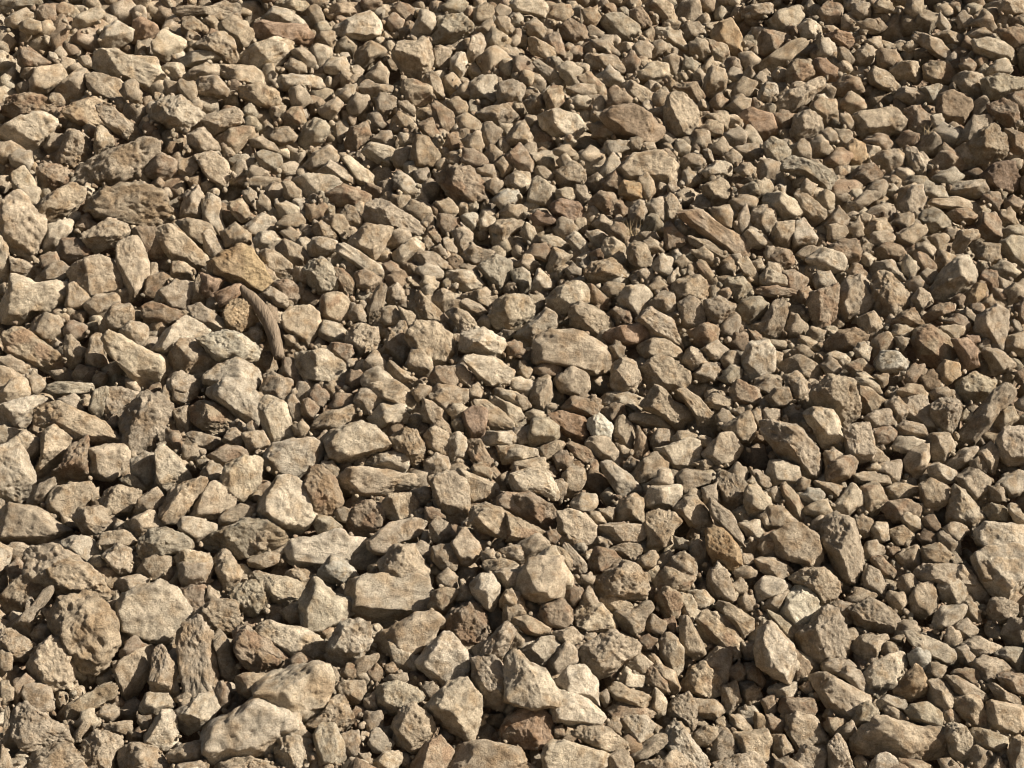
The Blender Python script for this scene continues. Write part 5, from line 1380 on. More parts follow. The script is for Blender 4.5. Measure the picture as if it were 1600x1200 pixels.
LABELS = '''
very large pale smooth slanting boulder, just below right of the pale lumpy twin-ended rock
massive rough boulder with a hanging tongue, just below left of the big pale heart-shaped boulder
big long pale angular block, just above left of the large slab lying in shade
big bright golden-cream boulder, just below the pale boomerang-shaped rock
big pale heart-shaped boulder, just above left of the tall rough rectangular boulder
very large pale yellowish saddle-shaped boulder, just below the mottled smooth egg-like boulder
very large rough tan boulder, just below the large rough rust-spotted boulder
large low speckled mound of rock, just below left of the smooth pale rounded boulder
largest speckled flat-faced slab, just below left of the chunky crag with rust-brown underside
tall rough rectangular boulder, just above right of the narrow keel-shaped stone
long pale lumpy slab, just below left of the dark faceted round rock
big rounded brown-gold boulder, just above right of the blocky speckled rock
big pale round-topped boulder, just below left of the dark upright boulder
large rough rust-spotted boulder, just above the very large rough tan boulder
big pale cleft boulder, just right of the big pale lozenge-shaped boulder
large dark-fronted ledge-like slab, just below left of the tilted pitted tan slab
big pale knuckled boulder, just below left of the smooth boulder deep in shade
huge pale knobbly boulder, just above the big soft-edged oblong boulder
long grey honeycombed boulder, just below right of the hollow-faced rock
massive pale fang-shaped boulder, just right of the smooth boulder deep in shade
long club-shaped boulder, just above the peaked brown rock
wide low dark-topped block, just below left of the dark reddish rugged boulder
big upright wedge-shaped boulder, just above the huge pale knobbly boulder
large barrel-shaped dark rock, just below right of the pale grey round many-faced boulder
long knobbly pale log-shaped boulder, just below left of the craggy pale block
big thick prism-shaped boulder, just above the big rounded brown-gold boulder
large slab lying in shade, just below right of the big long pale angular block
large pale jagged boulder, just above left of the pale crinkled boulder
tall pale bright-topped standing boulder, just right of the broad shovel-shaped boulder
large smooth fan-shaped slab, just above the dark rusty round stone
huge pale block cut by the photo's right edge, just below the big square-cut block
rough brown oblong boulder, just below the chunky pitted boulder with a knobbly foot
large smooth almond-shaped boulder, just above left of the long smooth torpedo-shaped slab
ochre-streaked triangular boulder, just above the ball-shaped rough brown stone
large dark-faced wedge slab, just above right of the pale boomerang-shaped rock
big smooth pale flat-topped boulder, just below the broad pale ledge
chunky pitted boulder with a knobbly foot, just above the rough brown oblong boulder
smooth tan many-cornered stone, just below left of the large smooth fan-shaped slab
large craggy brown-tan boulder, just above right of the pale steep-faced rock
long smooth torpedo-shaped slab, just above the dark faceted round rock
pale house-shaped block, just below left of the dark crumbly peaked rock
tall pale four-sided boulder, just left of the peaked brown rock
pale wedge boulder with flat top, just below right of the upright pale shaved block
large flat-faced tan slab, just below the big dark brown slab
rough tan oblong stone slanting down to the right, just below the smooth pale rounded boulder
big soft-edged oblong boulder, just below the huge pale knobbly boulder
dark rust-brown oblong rock, just left of the pale boomerang-shaped rock
big pale lozenge-shaped boulder, just left of the big pale cleft boulder
pale irregular stone, just below the big square-cut block
pale boomerang-shaped rock, just right of the dark rust-brown oblong rock
big dark brown slab, just above the large flat-faced tan slab
broad shovel-shaped boulder, just left of the tall pale bright-topped standing boulder
hooked tan boulder, just above left of the large broad tan boulder
large rounded boulder, just left of the tall upright slab
large grey-tan domed boulder, just above right of the craggy pale block
brown-hearted round boulder, just below left of the pale claw-shaped boulder
smooth pale sloping boulder, just above right of the oblong rough tan boulder
upright pitted pale rock, just below right of the large dark-faced wedge slab
dark reddish rugged boulder, just below the massive pale fang-shaped boulder
smooth boulder deep in shade, just left of the massive pale fang-shaped boulder
rough tan oblong stone lying level, just below right of the rough brown oblong boulder
big round-shouldered boulder, just right of the spearhead-shaped upright rock
tall upright slab, just right of the large rounded boulder
large shaded slanting slab, just above right of the tan tabular boulder
soft-edged boulder half in shadow, just below the tapered speckled brown slab
long brown plank-like boulder, just below right of the large flat-faced tan slab
broad pale ledge, just below the pale steep-faced rock
craggy brown boulder, just below right of the rounded cone-shaped rock
large broad tan boulder, just below left of the dark reddish flat boulder
long bar of brown rock sloping up to the right, right of the mottled rounded rock
pale oblong stone lying level, just above the smooth pale sloping boulder
wavy hollowed driftwood-like rock, just below left of the large low speckled mound of rock
dark crumbly peaked rock, just above right of the pale house-shaped block
flat five-sided greenish-tan slab, just left of the tall pitted boulder
very large smooth-sided boulder, just left of the large leaning two-faced boulder
rough tan elongated stone lying level, just below the very large pale smooth slanting boulder
shield-like dark-sided rock, just below right of the humped grey pitted rock
big pale slanting boulder, just above left of the large leaning two-faced boulder
large humped tan boulder, just above the big grey-tan ridge boulder
rough tan oblong stone slanting down to the right, below left of the pale branching rock
large pale speckled oblong boulder, just below the rounded cube of tan stone
dark upright boulder, just above right of the big pale round-topped boulder
tall pitted boulder, just right of the flat five-sided greenish-tan slab
broad pale lumpy boulder, just below the squared tan cube
large tan wedge with shaded left face, just above right of the wide tan rounded boulder
whitish oval boulder, just below the ball-shaped rough brown stone
rough tan many-cornered stone, just left of the pale branching rock
rough brown oblong stone slanting down to the right, right of the dark reddish flat boulder
long leaning slab with lit edge, just left of the narrow keel-shaped stone
broad speckled flat-topped boulder, just above right of the large grey angular boulder
sharp-edged tilted oblong slab, just right of the tall upright slab
rough pale oblong stone slanting down to the right, just below the dark-streaked rounded rock
grey-brown fish-shaped rock, just below the tan bone-shaped rock
tall egg-shaped boulder, just right of the big dark brown slab
pale shield-shaped boulder, just above right of the hollow-faced rock
pale smooth many-sided rock, just above right of the pale knobbly boulder
pale oblong stone slanting up to the right, below left of the reddish rough flat boulder
big grey-tan ridge boulder, just below the large humped tan boulder
big squarish boulder, just above the rounded cone-shaped rock
pale grey round many-faced boulder, just below left of the dark round boulder
mottled smooth egg-like boulder, just above right of the large shaded slanting slab
upright pale shaved block, just above left of the pale wedge boulder with flat top
pale crinkled boulder, just below right of the large pale jagged boulder
tan oblong stone slanting up to the right, just above left of the peaked brown rock
blocky speckled rock, just right of the peaked brown rock
tan oblong stone slanting up to the right, above right of the big upright wedge-shaped boulder
oblong faceted rock, just left of the rounded tan upright rock
tilted pitted tan slab, just below the peaked brown rock
tapered speckled brown slab, just above the soft-edged boulder half in shadow
tan tabular boulder, just below left of the large shaded slanting slab
hollow-faced rock, just right of the tan bone-shaped rock
big square-cut block, just below right of the tall pale spire-shaped rock
tan many-cornered stone, just left of the whitish oval boulder
pale lumpy twin-ended rock, just above right of the pale branching rock
rough rounded brown boulder, just right of the broad speckled flat-topped boulder
brown slanted block with a dark right side, just below right of the shield-like dark-sided rock
tan bone-shaped rock, just left of the hollow-faced rock
pale elongated stone slanting up to the right, above right of the rough brown oblong boulder
narrow keel-shaped stone, just right of the long leaning slab with lit edge
tall pale spire-shaped rock, just below the rough reddish-tan lump
rough tan many-cornered stone, just above right of the tall rough rectangular boulder
peaked brown rock, just above the tilted pitted tan slab
large leaning two-faced boulder, just below right of the big pale slanting boulder
low tent-shaped boulder, just above right of the flat speckled tan rock
dark faceted round rock, just above left of the tapered speckled brown slab
rough tan many-cornered stone, just right of the long grey honeycombed boulder
flat pale flaggy rock, just above right of the large smooth fan-shaped slab
oblong rough tan boulder, just below left of the smooth pale sloping boulder
pale oblong stone slanting down to the right, just left of the large dark-faced wedge slab
pale steep-faced rock, just above the broad pale ledge
pale oblong stone slanting up to the right, just left of the long club-shaped boulder
blocky boulder with bright speckled face, just above left of the large grey-tan domed boulder
pale elongated stone slanting up to the right, above right of the big thick prism-shaped boulder
pale cube-edged boulder, just below the big grey-tan ridge boulder
flat-topped block with a shadowed left face, below left of the rounded cube of tan stone
craggy pale block, just below left of the large grey-tan domed boulder
wide tan rounded boulder, just above right of the dark-streaked rounded rock
humped grey pitted rock, just above left of the shield-like dark-sided rock
large grey angular boulder, just below right of the reddish slanted block
rough tan many-cornered stone, just below right of the broad pale lumpy boulder
rough brown elongated stone lying level, just above the broad pale lumpy boulder
tan elongated stone lying level, just below left of the tan tabular boulder
flat speckled tan rock, just below left of the low tent-shaped boulder
pale knobbly boulder, just above the yellowish leaf-shaped slab
pale claw-shaped boulder, just above right of the brown-hearted round boulder
tan elongated stone lying level, just above right of the rounded tan upright rock
yellowish leaf-shaped slab, just below the pale knobbly boulder
rounded dusty boulder, just above right of the dark reddish flat boulder
chunky crag with rust-brown underside, just above right of the largest speckled flat-faced slab
pale branching rock, just below left of the pale lumpy twin-ended rock
grey crusty rock, just above the dark rust-brown oblong rock
dark round boulder, just above right of the pale grey round many-faced boulder
pale oblong stone slanting down to the right, just above the tan bone-shaped rock
tan elongated stone lying level, just below the dark-streaked rounded rock
tall brown mottled boulder, just left of the flat five-sided greenish-tan slab
golden brown lumpy pillar, just right of the pale claw-shaped boulder
grey hollow-faced upright rock, just right of the pale rough round stone
tan oblong stone slanting up to the right, just above left of the tall upright slab
wide shaded rock with a lit flat top, just right of the mottled smooth egg-like boulder
grey-capped squarish rock, just below right of the craggy pale block
reddish rough flat boulder, just left of the big squarish boulder
broad pale stone with grey front, just below the spearhead-shaped upright rock
dome-shaped greyish rock, just above right of the smooth pale rounded boulder
large tan square-shouldered boulder, just above right of the rough reddish-tan lump
pale broad boulder with a tilted flat top, just above the largest speckled flat-faced slab
slanting greyish pitted rock, just above right of the big smooth pale flat-topped boulder
pale flat slab, just left of the big dark brown slab
pale rough round stone, just right of the very large pale smooth slanting boulder
dark rough-faced boulder, just above left of the rough rounded brown boulder
broad speckled arched rock, just right of the dark reddish flat rock
tan blocky rock with a pale top, just above the large craggy brown-tan boulder
wide pale slab with a straight ridge, just above left of the big squarish boulder
rough tan elongated stone slanting up to the right, above the smooth boulder deep in shade
tan irregular stone, just below the blocky speckled rock
tan blocky stone, just right of the large broad tan boulder
tan elongated stone slanting up to the right, just above right of the reddish slanted block
dark red-brown boulder, just below the rough rounded brown boulder
grey lumpy rock, just above left of the rounded cube of tan stone
rough tan irregular stone, just below right of the big bright golden-cream boulder
pale ramp-shaped rock, just below right of the pale smooth many-sided rock
grey many-cornered stone, just above right of the mottled rounded rock
many-faced tan lump, just right of the pale cube-edged boulder
tan elongated stone lying level, just right of the pale crinkled boulder
tan oblong stone lying level, just below right of the squared tan cube
rough tan oblong stone slanting down to the right, right of the large smooth almond-shaped boulder
speckled leaning block, just right of the pale claw-shaped boulder
tan oblong stone slanting down to the right, just left of the reddish rough flat boulder
pale many-cornered stone, just below right of the grey-brown fish-shaped rock
grey oblong stone lying level, just above right of the big squarish boulder
long narrow diagonal boulder, just right of the big grey-tan ridge boulder
pale splintered long slab, just below the rounded tan upright rock
grey-tan fin-shaped rock, just above the chunky crag with rust-brown underside
rough tan many-cornered stone, just below right of the pale cube-edged boulder
tan elongated stone slanting down to the right, just above the big round-shouldered boulder
rough tan many-cornered stone, just below the wavy hollowed driftwood-like rock
twin-faced tan boulder, just left of the tan tabular boulder
ball-shaped rough brown stone, just above the whitish oval boulder
pale cup-shaped rock, just left of the dark-streaked rounded rock
tall flat-fronted slab, just left of the mottled rounded rock
tan elongated stone lying level, just left of the reddish rough flat boulder
tan five-cornered stone, just below the tan tabular boulder
mottled rounded rock, just below the very large smooth-sided boulder
standing thick tan block, just left of the large humped tan boulder
tan irregular stone, just left of the spearhead-shaped upright rock
reddish brown flat gritty rock, just above right of the rounded dusty boulder
tan elongated stone slanting down to the right, just above the large rough rust-spotted boulder
flat-topped grey-tan boulder, just below left of the yellowish leaf-shaped slab
dark-streaked rounded rock, just below left of the wide tan rounded boulder
grey-fronted angular rock, just above left of the pale smooth many-sided rock
smooth tan flat-iron boulder, just above right of the hooked tan boulder
tan irregular stone, just above left of the big rounded brown-gold boulder
spearhead-shaped upright rock, just left of the big round-shouldered boulder
tan many-cornered stone, just above the tapered speckled brown slab
flat tan footstool rock, just left of the pale claw-shaped boulder
rough brown five-cornered stone, just below right of the dark rust-brown oblong rock
pale oblong stone slanting up to the right, just above the massive pale fang-shaped boulder
pale smooth disc-like rock, just right of the very large pale yellowish saddle-shaped boulder
rough brown many-cornered stone, just below right of the broad pale lumpy boulder
grey oblong stone lying level, just above the rough rounded brown boulder
tan oblong stone standing upright, just below right of the tan tabular boulder
long mottled cream rock, just above left of the flat speckled tan rock
pale lens-shaped rock, just above the rough rounded brown boulder
grey oblong stone lying level, just above left of the dark round boulder
reddish slanted block, just above left of the large grey angular boulder
squared tan cube, just above the broad pale lumpy boulder
rough tan elongated stone slanting down to the right, right of the tall rough rectangular boulder
tan oblong stone slanting down to the right, below left of the large pale jagged boulder
golden peaked boulder, just right of the mottled smooth egg-like boulder
dark reddish flat boulder, just below left of the rounded dusty boulder
tan oblong stone slanting down to the right, just below right of the pale crinkled boulder
angular rock with a vertical crack, just right of the very large pale yellowish saddle-shaped boulder
pale irregular stone, just above right of the dark crumbly peaked rock
upright orange-tan block, just above the reddish slanted block
tan irregular stone, just right of the squared tan cube
long square-edged prism, just right of the upright orange-tan block
rounded cube of tan stone, just above the large pale speckled oblong boulder
tall pale boulder leaning left, just above left of the pale claw-shaped boulder
rounded tan upright rock, just right of the oblong faceted rock
rough tan irregular stone, just below the brown-hearted round boulder
tan oblong stone slanting up to the right, above left of the large smooth fan-shaped slab
smooth tan pebble-shaped rock, just below left of the large grey angular boulder
pale oblong stone lying level, just above the pale claw-shaped boulder
wide pale eroded rock, just above left of the flat five-sided greenish-tan slab
whitish blocky stone, just below the long pale lumpy slab
rounded cone-shaped rock, just above left of the craggy brown boulder
tan many-cornered stone, just below left of the pale cube-edged boulder
pale blocky stone, just right of the blocky speckled rock
pale pointed sliver half in shadow, just below the large slab lying in shade
brown blocky stone, just left of the dark reddish rugged boulder
tan oblong stone slanting down to the right, left of the reddish rough flat boulder
rough tan irregular stone, just below left of the long brown plank-like boulder
tan blocky stone, just below the largest speckled flat-faced slab
rough tan oblong stone lying level, just right of the brown-hearted round boulder
rough tan oblong stone slanting up to the right, left of the flat five-sided greenish-tan slab
smooth pale rounded boulder, just above right of the large low speckled mound of rock
dark rusty round stone, just below the large smooth fan-shaped slab
tan oblong stone lying level, just below the reddish rough flat boulder
rough brown elongated stone lying level, just above right of the big thick prism-shaped boulder
tan blocky stone, just below left of the big soft-edged oblong boulder
rough reddish-tan lump, just above the tall pale spire-shaped rock
smooth grey-brown oblong rock, just above the big dark brown slab
tan arrowhead rock, just below left of the large broad tan boulder
low crusty hump, just below right of the rounded tan upright rock
tan elongated stone slanting up to the right, below right of the wavy hollowed driftwood-like rock
small pale square stone, just above the rough brown oblong boulder
tan bell-topped rock, just below right of the dark-streaked rounded rock
pale irregular stone, just above the dark reddish flat rock
pale knobbly bone-like rock, just above left of the wide tan rounded boulder
club-shaped smooth rock, just above right of the pale knobbly bone-like rock
rough tan many-cornered stone, just above the large grey angular boulder
pale oblong stone lying level, just above right of the large smooth almond-shaped boulder
tan blocky stone, just below the sharp-edged tilted oblong slab
dark grey oblong rock, just below the flat five-sided greenish-tan slab
smooth box-like oblong rock, just below right of the reddish brown flat gritty rock
dark reddish flat rock, just below right of the chunky crag with rust-brown underside
tan many-cornered stone, just above left of the pale claw-shaped boulder
pale elongated stone lying level, just below right of the soft-edged boulder half in shadow
brown oblong stone slanting down to the right, just above right of the tall upright slab
grey wrinkled rock, just left of the reddish brown flat gritty rock
pale oblong stone lying level, just above right of the long smooth torpedo-shaped slab
tan oblong stone lying level, just above the large humped tan boulder
rust-brown pitted rock, just above left of the large rounded boulder
tan five-cornered stone, just below right of the grey-brown fish-shaped rock
rough tan oblong stone slanting up to the right, below right of the large rounded boulder
long slab leaning down to the right, just right of the rounded tan upright rock
tan elongated stone lying level, just below left of the reddish rough flat boulder
triangular wedge pointing down, just left of the long knobbly pale log-shaped boulder
tan oblong stone slanting up to the right, just right of the pale crinkled boulder
tan many-cornered stone, just above right of the big soft-edged oblong boulder
brown rough mound, just left of the tall pale spire-shaped rock
brown elongated stone lying level, just above left of the low tent-shaped boulder
tan elongated stone slanting down to the right, just below the yellowish leaf-shaped slab
rough tan irregular stone, just below right of the craggy brown boulder
smooth flat pale stone, just below right of the tan bone-shaped rock
tan elongated stone slanting down to the right, just left of the ball-shaped rough brown stone
rough tan blocky stone, just above right of the wide tan rounded boulder
tan elongated stone lying level, just right of the blocky boulder with bright speckled face
tan elongated stone slanting down to the right, just right of the pale claw-shaped boulder
tan many-cornered stone, just below right of the broad speckled flat-topped boulder
pale irregular stone, just right of the rounded tan upright rock
'''
def parse(line):
    c, _, rest = line.partition(' ')
    nums = [int(a) for a in rest.replace(',', ' ').split()]
    return c, nums[0], np.array(nums[1:], dtype=float).reshape(-1, 2)
def ray_radius(poly, th):
    """distance from the origin to the polygon in direction th"""
    d = np.stack([np.cos(th), np.sin(th)], 1)
    best = np.zeros(len(th))
    a = poly; b = np.roll(poly, -1, axis=0)
    for p, q in zip(a, b):
        e = q - p
        den = d[:, 0] * e[1] - d[:, 1] * e[0]
        den = np.where(np.abs(den) < 1e-12, 1e-12, den)
        t = (p[0] * e[1] - p[1] * e[0]) / den
        s = (p[0] * d[:, 1] - p[1] * d[:, 0]) / den
        ok = (t > 0) & (s >= -1e-6) & (s <= 1 + 1e-6)
        best = np.where(ok, np.maximum(best, t), best)
    return best
def traced_rock(c, flat, P, k, sub):
    """A stone whose outline, seen from the front, is the polygon P (photo pixels). Local axes: right, up, towards the viewer."""
    seed = 100 + int(P[:, 0].sum() * 7 + P[:, 1].sum() * 13) % 90000; rs = np.random.RandomState(seed)
    col, rough, t = tone_of(c)
    lo, hi = P.min(0), P.max(0)
    # centroid by area
    x, y = P[:, 0], P[:, 1]; x1, y1 = np.roll(x, -1), np.roll(y, -1); cr = x * y1 - x1 * y
    A = cr.sum() / 2; cx = ((x + x1) * cr).sum() / (6 * A); cy = ((y + y1) * cr).sum() / (6 * A)
    area = abs(A)
    if flat and rough < .9: rough = .36
    z = hit(cx, cy)
    sc = z / F
    Q = np.stack([(x - cx) * sc, (cy - y) * sc], 1) * 1.11
    size = math.sqrt(area) * sc / 1.75                    # mean radius in metres
    u, s_, vt = np.linalg.svd(Q - Q.mean(0), full_matrices=False)
    ax = s_ * math.sqrt(2.0 / len(Q)); minor = max(ax[1], size * .45)
    h = min(minor * 1.1, size) * rs.uniform(.8, 1.15)
    tilt = -rs.uniform(.2, .6)
    tx = rs.uniform(-.25, .25)
    # break planes: one leaning side face for each edge of the outline, a few broad faces in front, a couple behind
    H = hull2(Q); N = []; D = []
    for p, q in zip(H, np.roll(H, -1, axis=0)):
        e = q - p; L_ = np.hypot(*e)
        if L_ < .12 * size: continue
        nx_, ny_ = e[1] / L_, -e[0] / L_
        dd = nx_ * p[0] + ny_ * p[1]
        if dd < 0: nx_, ny_, dd = -nx_, -ny_, -dd
        for ta, p_ in ((rs.uniform(.05, .75), 1), (-rs.uniform(.1, .6), .8)):
            if rs.rand() > p_: continue
            N.append((nx_ * math.cos(ta), ny_ * math.cos(ta), math.sin(ta))); D.append(max(dd, .12 * size) * math.cos(ta) + rs.uniform(0, .10) * h)
    az = rs.uniform(0, 2 * math.pi)
    nfr = 2 if flat else rs.choice([2, 3, 3, 4])
    for j in range(nfr):
        a_ = az + j * 2 * math.pi / nfr + rs.uniform(-.5, .5)
        tl = rs.uniform(.08, .35) if (flat and j == 0) else rs.uniform(.3, .85)
        lead = j == 0 and (flat or rs.rand() < .75)             # most stones turn one broad face up and outwards
        if flat and not lead: tl = rs.uniform(.6, .95)
        if lead: a_ = rs.uniform(-.3, 2.0); tl = rs.uniform(.10, .40) if flat else rs.uniform(.15, .55)
        N.append((math.sin(tl) * math.cos(a_), math.sin(tl) * math.sin(a_), math.cos(tl)))
        D.append(h * (rs.uniform(.45, .62) if flat and lead else rs.uniform(.5, .7) if lead else rs.uniform(.70, .98)))
    if k == BLOCK:                                        # the long block: a bright top face over a shaded front
        ND = [(n_, d_) for n_, d_ in zip(N, D) if n_[2] < .3]; N = [a for a, _ in ND]; D = [b for _, b in ND]
        N += [(.12, .50, .86), (-.03, -.80, .60), (.75, .1, .65)]; D += [h * .42, h * .62, size * 1.35]
    for j in range(3):
        a_ = rs.uniform(0, 6.28); tl = rs.uniform(.1, .7)
        N.append((math.sin(tl) * math.cos(a_), math.sin(tl) * math.sin(a_), -math.cos(tl))); D.append(h * rs.uniform(.7, 1))
    for j in range(2):                                    # knocked-off corners
        v = rs.normal(size=3); v[2] = abs(v[2]); v /= np.linalg.norm(v)
        N.append(tuple(v)); D.append(size * rs.uniform(.85, 1.05))
    N = np.array(N); D = np.array(D)
    major = vt[0]; e1 = np.array([major[0], major[1], 0]); e2 = np.array([-major[1], major[0], 0])
    st = np.array([e1 * ax[0], e2 * max(ax[1], size * .4), [0, 0, h]])
    def fit(V):                                           # bring the blunt solid's outline onto the traced one, hollows included
        r = np.hypot(V[:, 0], V[:, 1]) + 1e-9
        th = np.arctan2(V[:, 1], V[:, 0])
        nb = 48; ct = (np.arange(nb) + .5) / nb * 2 * math.pi - math.pi
        bi = np.clip(((th + math.pi) / (2 * math.pi) * nb).astype(int), 0, nb - 1)
        act = np.zeros(nb); np.maximum.at(act, bi, r); act = np.maximum(act, .2 * size)
        ratio = np.clip(ray_radius(Q, ct) / act, .45, 1.7)
        ratio = np.convolve(np.concatenate([ratio[-1:], ratio, ratio[:1]]), [.25, .5, .25], 'valid')
        rr = np.interp(th, ct, ratio, period=2 * math.pi)
        mean_ = ratio.mean()
        wgt = np.clip(r / np.interp(th, ct, act, period=2 * math.pi), 0, 1) ** 2
        k2 = mean_ + (rr - mean_) * wgt
        V = V.copy(); V[:, 0] *= k2; V[:, 1] *= k2
        return V
    V, f = rock_from_planes(N, D, st, sub, size, rough, seed, sharp=130 if rough < .9 else 60, fit=fit)
    C = rock_colour(V, size, col, seed, t, c)
    lift = (rs.normal(0, .27) + (.28 if k < 70 else .14 if k < 180 else 0 if k < 500 else -.12) + (.3 if c[0] in 'ovwW' else 0)) * size
    W = V @ R3                                            # to world axes
    d = (R3[2] * -1) + RTn * ((cx - 800) / F) + UPn * ((600 - cy) / F)
    # lifting towards the viewer keeps the stone on its own sight line and at its own size
    zc = z - lift
    W *= zc / z
    ctr = CP + d * zc
    return W, f, C, rough, ctr, size
RTn = np.array(RT[:]); UPn = np.array(UP[:])
def hull2(P):
    pts = sorted(map(tuple, P))
    def half(ps):
        h = []
        for p in ps:
            while len(h) >= 2 and (h[-1][0] - h[-2][0]) * (p[1] - h[-2][1]) - (h[-1][1] - h[-2][1]) * (p[0] - h[-2][0]) <= 0: h.pop()
            h.append(p)
        return h[:-1]
    return np.array(half(pts) + half(pts[::-1]))

DATA = [l for l in STONES.strip().split('\n')]
NTHING = 300
LAB = LABELS.strip().split('\n'); BLOCK = [i for i, l in enumerate(LAB) if l.startswith('big long pale angular block')][0]
mask = np.zeros((600 + 160, 800 + 160), dtype=bool)       # half-resolution cover map of the traced outlines, margin 80
gy, gx = np.mgrid[0:mask.shape[0], 0:mask.shape[1]]
def cover(P):
    q = P / 2 + 80
    x0, y0 = np.maximum(np.floor(q.min(0)).astype(int), 0); x1, y1 = np.minimum(np.ceil(q.max(0)).astype(int) + 1, [mask.shape[1], mask.shape[0]])
    X = gx[y0:y1, x0:x1] + .5; Y = gy[y0:y1, x0:x1] + .5
    ins = np.zeros(X.shape, bool)
    for a, b in zip(q, np.roll(q, -1, axis=0)):
        if a[1] == b[1]: continue
        c = ((a[1] > Y) != (b[1] > Y)) & (X < (b[0] - a[0]) * (Y - a[1]) / (b[1] - a[1]) + a[0])
        ins ^= c
    mask[y0:y1, x0:x1] |= ins
stuffV = []; stuffF = []; stuffC = []; stuffG = []; voff = 0
def add_stuff(V, f, C, g):
    global voff
    stuffV.append(V); stuffF.append(f + voff); stuffC.append(C); stuffG.append(np.full(len(V), g)); voff += len(V)

for k, line in enumerate(DATA):
    c, flat, P = parse(line)
    cover(P)
    if k < NTHING:
        V, f, C, g, ctr, size = traced_rock(c, flat, P, k, 5 if k < 220 else 4)
        base = ctr - np.array([0, 0, -V[:, 2].min()])
        me = to_mesh('rock', V - np.array([0, 0, V[:, 2].min()]), f, C, g)
        thing('rock', me, base, LAB[k], 'rock', 'large stones of the rubble heap')
    else:
        V, f, C, g, ctr, size = traced_rock(c, flat, P, k, 4 if k < 700 else 3)
        add_stuff(V + ctr, f, C, g)

# ---------------------------------------------------------------- smaller rubble: fills the gaps, the layers below and the heap beyond the frame
protos = []
for i in range(48):
    rs = np.random.RandomState(50 + i)
    n_ = rs.randint(8, 12); N = np.array([(x_, y_, z_) for x_, y_, z_ in rs.normal(size=(n_, 3))])
    N /= np.linalg.norm(N, axis=1)[:, None]
    for _ in range(12):                                   # spread the faces apart
        df = N[:, None] - N[None]; dq = (df ** 2).sum(2) + .05
        N = N + .05 * (df / dq[..., None]).sum(1); N /= np.linalg.norm(N, axis=1)[:, None]
    el = np.array([1, rs.uniform(.55, .95), rs.uniform(.45, .8)])
    D = np.sqrt(((N * el) ** 2).sum(1)) * rs.uniform(.62, .9, n_)
    rough = rs.choice([.35, .6, 1.0])
    for sub in (2, 3):
        V, f = rock_from_planes(N, D, np.diag(el), sub, .5, rough, 50 + i, 90)
        protos.append((V, f, rough)) if sub == 2 else protos.append((V, f, rough))
def rand_rot(rs):
    q = rs.normal(size=4); q /= np.linalg.norm(q); w_, x, y, z = q
    return np.array([[1-2*(y*y+z*z), 2*(x*y-z*w_), 2*(x*z+y*w_)], [2*(x*y+z*w_), 1-2*(x*x+z*z), 2*(y*z-x*w_)], [2*(x*z-y*w_), 2*(y*z+x*w_), 1-2*(x*x+y*y)]])
rs = np.random.RandomState(3)
keys = 'nnnnnnpppbbngdnn'
def filler(pos, r, hi=True):
    V, f, g = protos[rs.randint(48) * 2 + (1 if hi else 0)]
    W = (V @ rand_rot(rs)) * r
    t = keys[rs.randint(len(keys))]
    col = np.array(TONE[t]); sd = rs.randint(10 ** 6)
    add_stuff(W + pos, f, rock_colour(W, r, col, sd, t), g)
# distance to the nearest traced outline, in half pixels
free = ~mask
dist = np.zeros(mask.shape); cur = free.copy()
for i in range(40):
    if not cur.any(): break
    dist += cur
    n = cur.copy(); n[1:] &= cur[:-1]; n[:-1] &= cur[1:]; n[:, 1:] &= cur[:, :-1]; n[:, :-1] &= cur[:, 1:]
    if i % 2: n[1:, 1:] &= cur[:-1, :-1]; n[:-1, :-1] &= cur[1:, 1:]; n[1:, :-1] &= cur[:-1, 1:]; n[:-1, 1:] &= cur[1:, :-1]
    cur = n
def ray_point(px, py, back):
    z = hit(px, py) + back
    return CP + z * (FWDn + RTn * ((px - 800) / F) + UPn * ((600 - py) / F)), z
FWDn = np.array(FWD[:])
# hollows: spots where the photograph looks down between the stones
HOLLOW = np.array([248,98,222,145,190,220,58,232,126,329,168,397,244,408,223,476,131,531,79,586,47,663,163,758,302,737,412,745,378,879,
 547,721,789,737,421,747,547,782,477,826,574,894,937,774,1068,834,1168,716,1013,700,1403,708,1372,810,1461,795,1513,850,1350,726,
 189,1016,226,1082,360,1095,294,1155,47,1171,582,1032,590,1053,608,1129,765,1137,942,1063,937,1126,824,1182,1285,1108,1269,1056,
 1335,1016,1442,974,1537,982,1416,1008,1087,384,1184,389,1240,463,1327,508,1427,552,987,544,1429,79,1403,5,1026,223,942,47,1157,113,
 618,123,605,192,181,223], float).reshape(-1, 2)
def hollow(px, py, m): return ((HOLLOW - (px, py)) ** 2).sum(1).min() < m * m
def pixel(p):
    v = np.array(p) - CP; dz = v @ FWDn
    return 800 + F * (v @ RTn) / dz, 600 - F * (v @ UPn) / dz
vis = np.zeros(mask.shape, bool); vis[76:684, 76:884] = True
cand = np.argwhere((dist >= 4) & vis)
order = np.argsort(-dist[cand[:, 0], cand[:, 1]] + rs.uniform(0, .9, len(cand)))
taken = np.zeros(mask.shape, bool); nf = 0
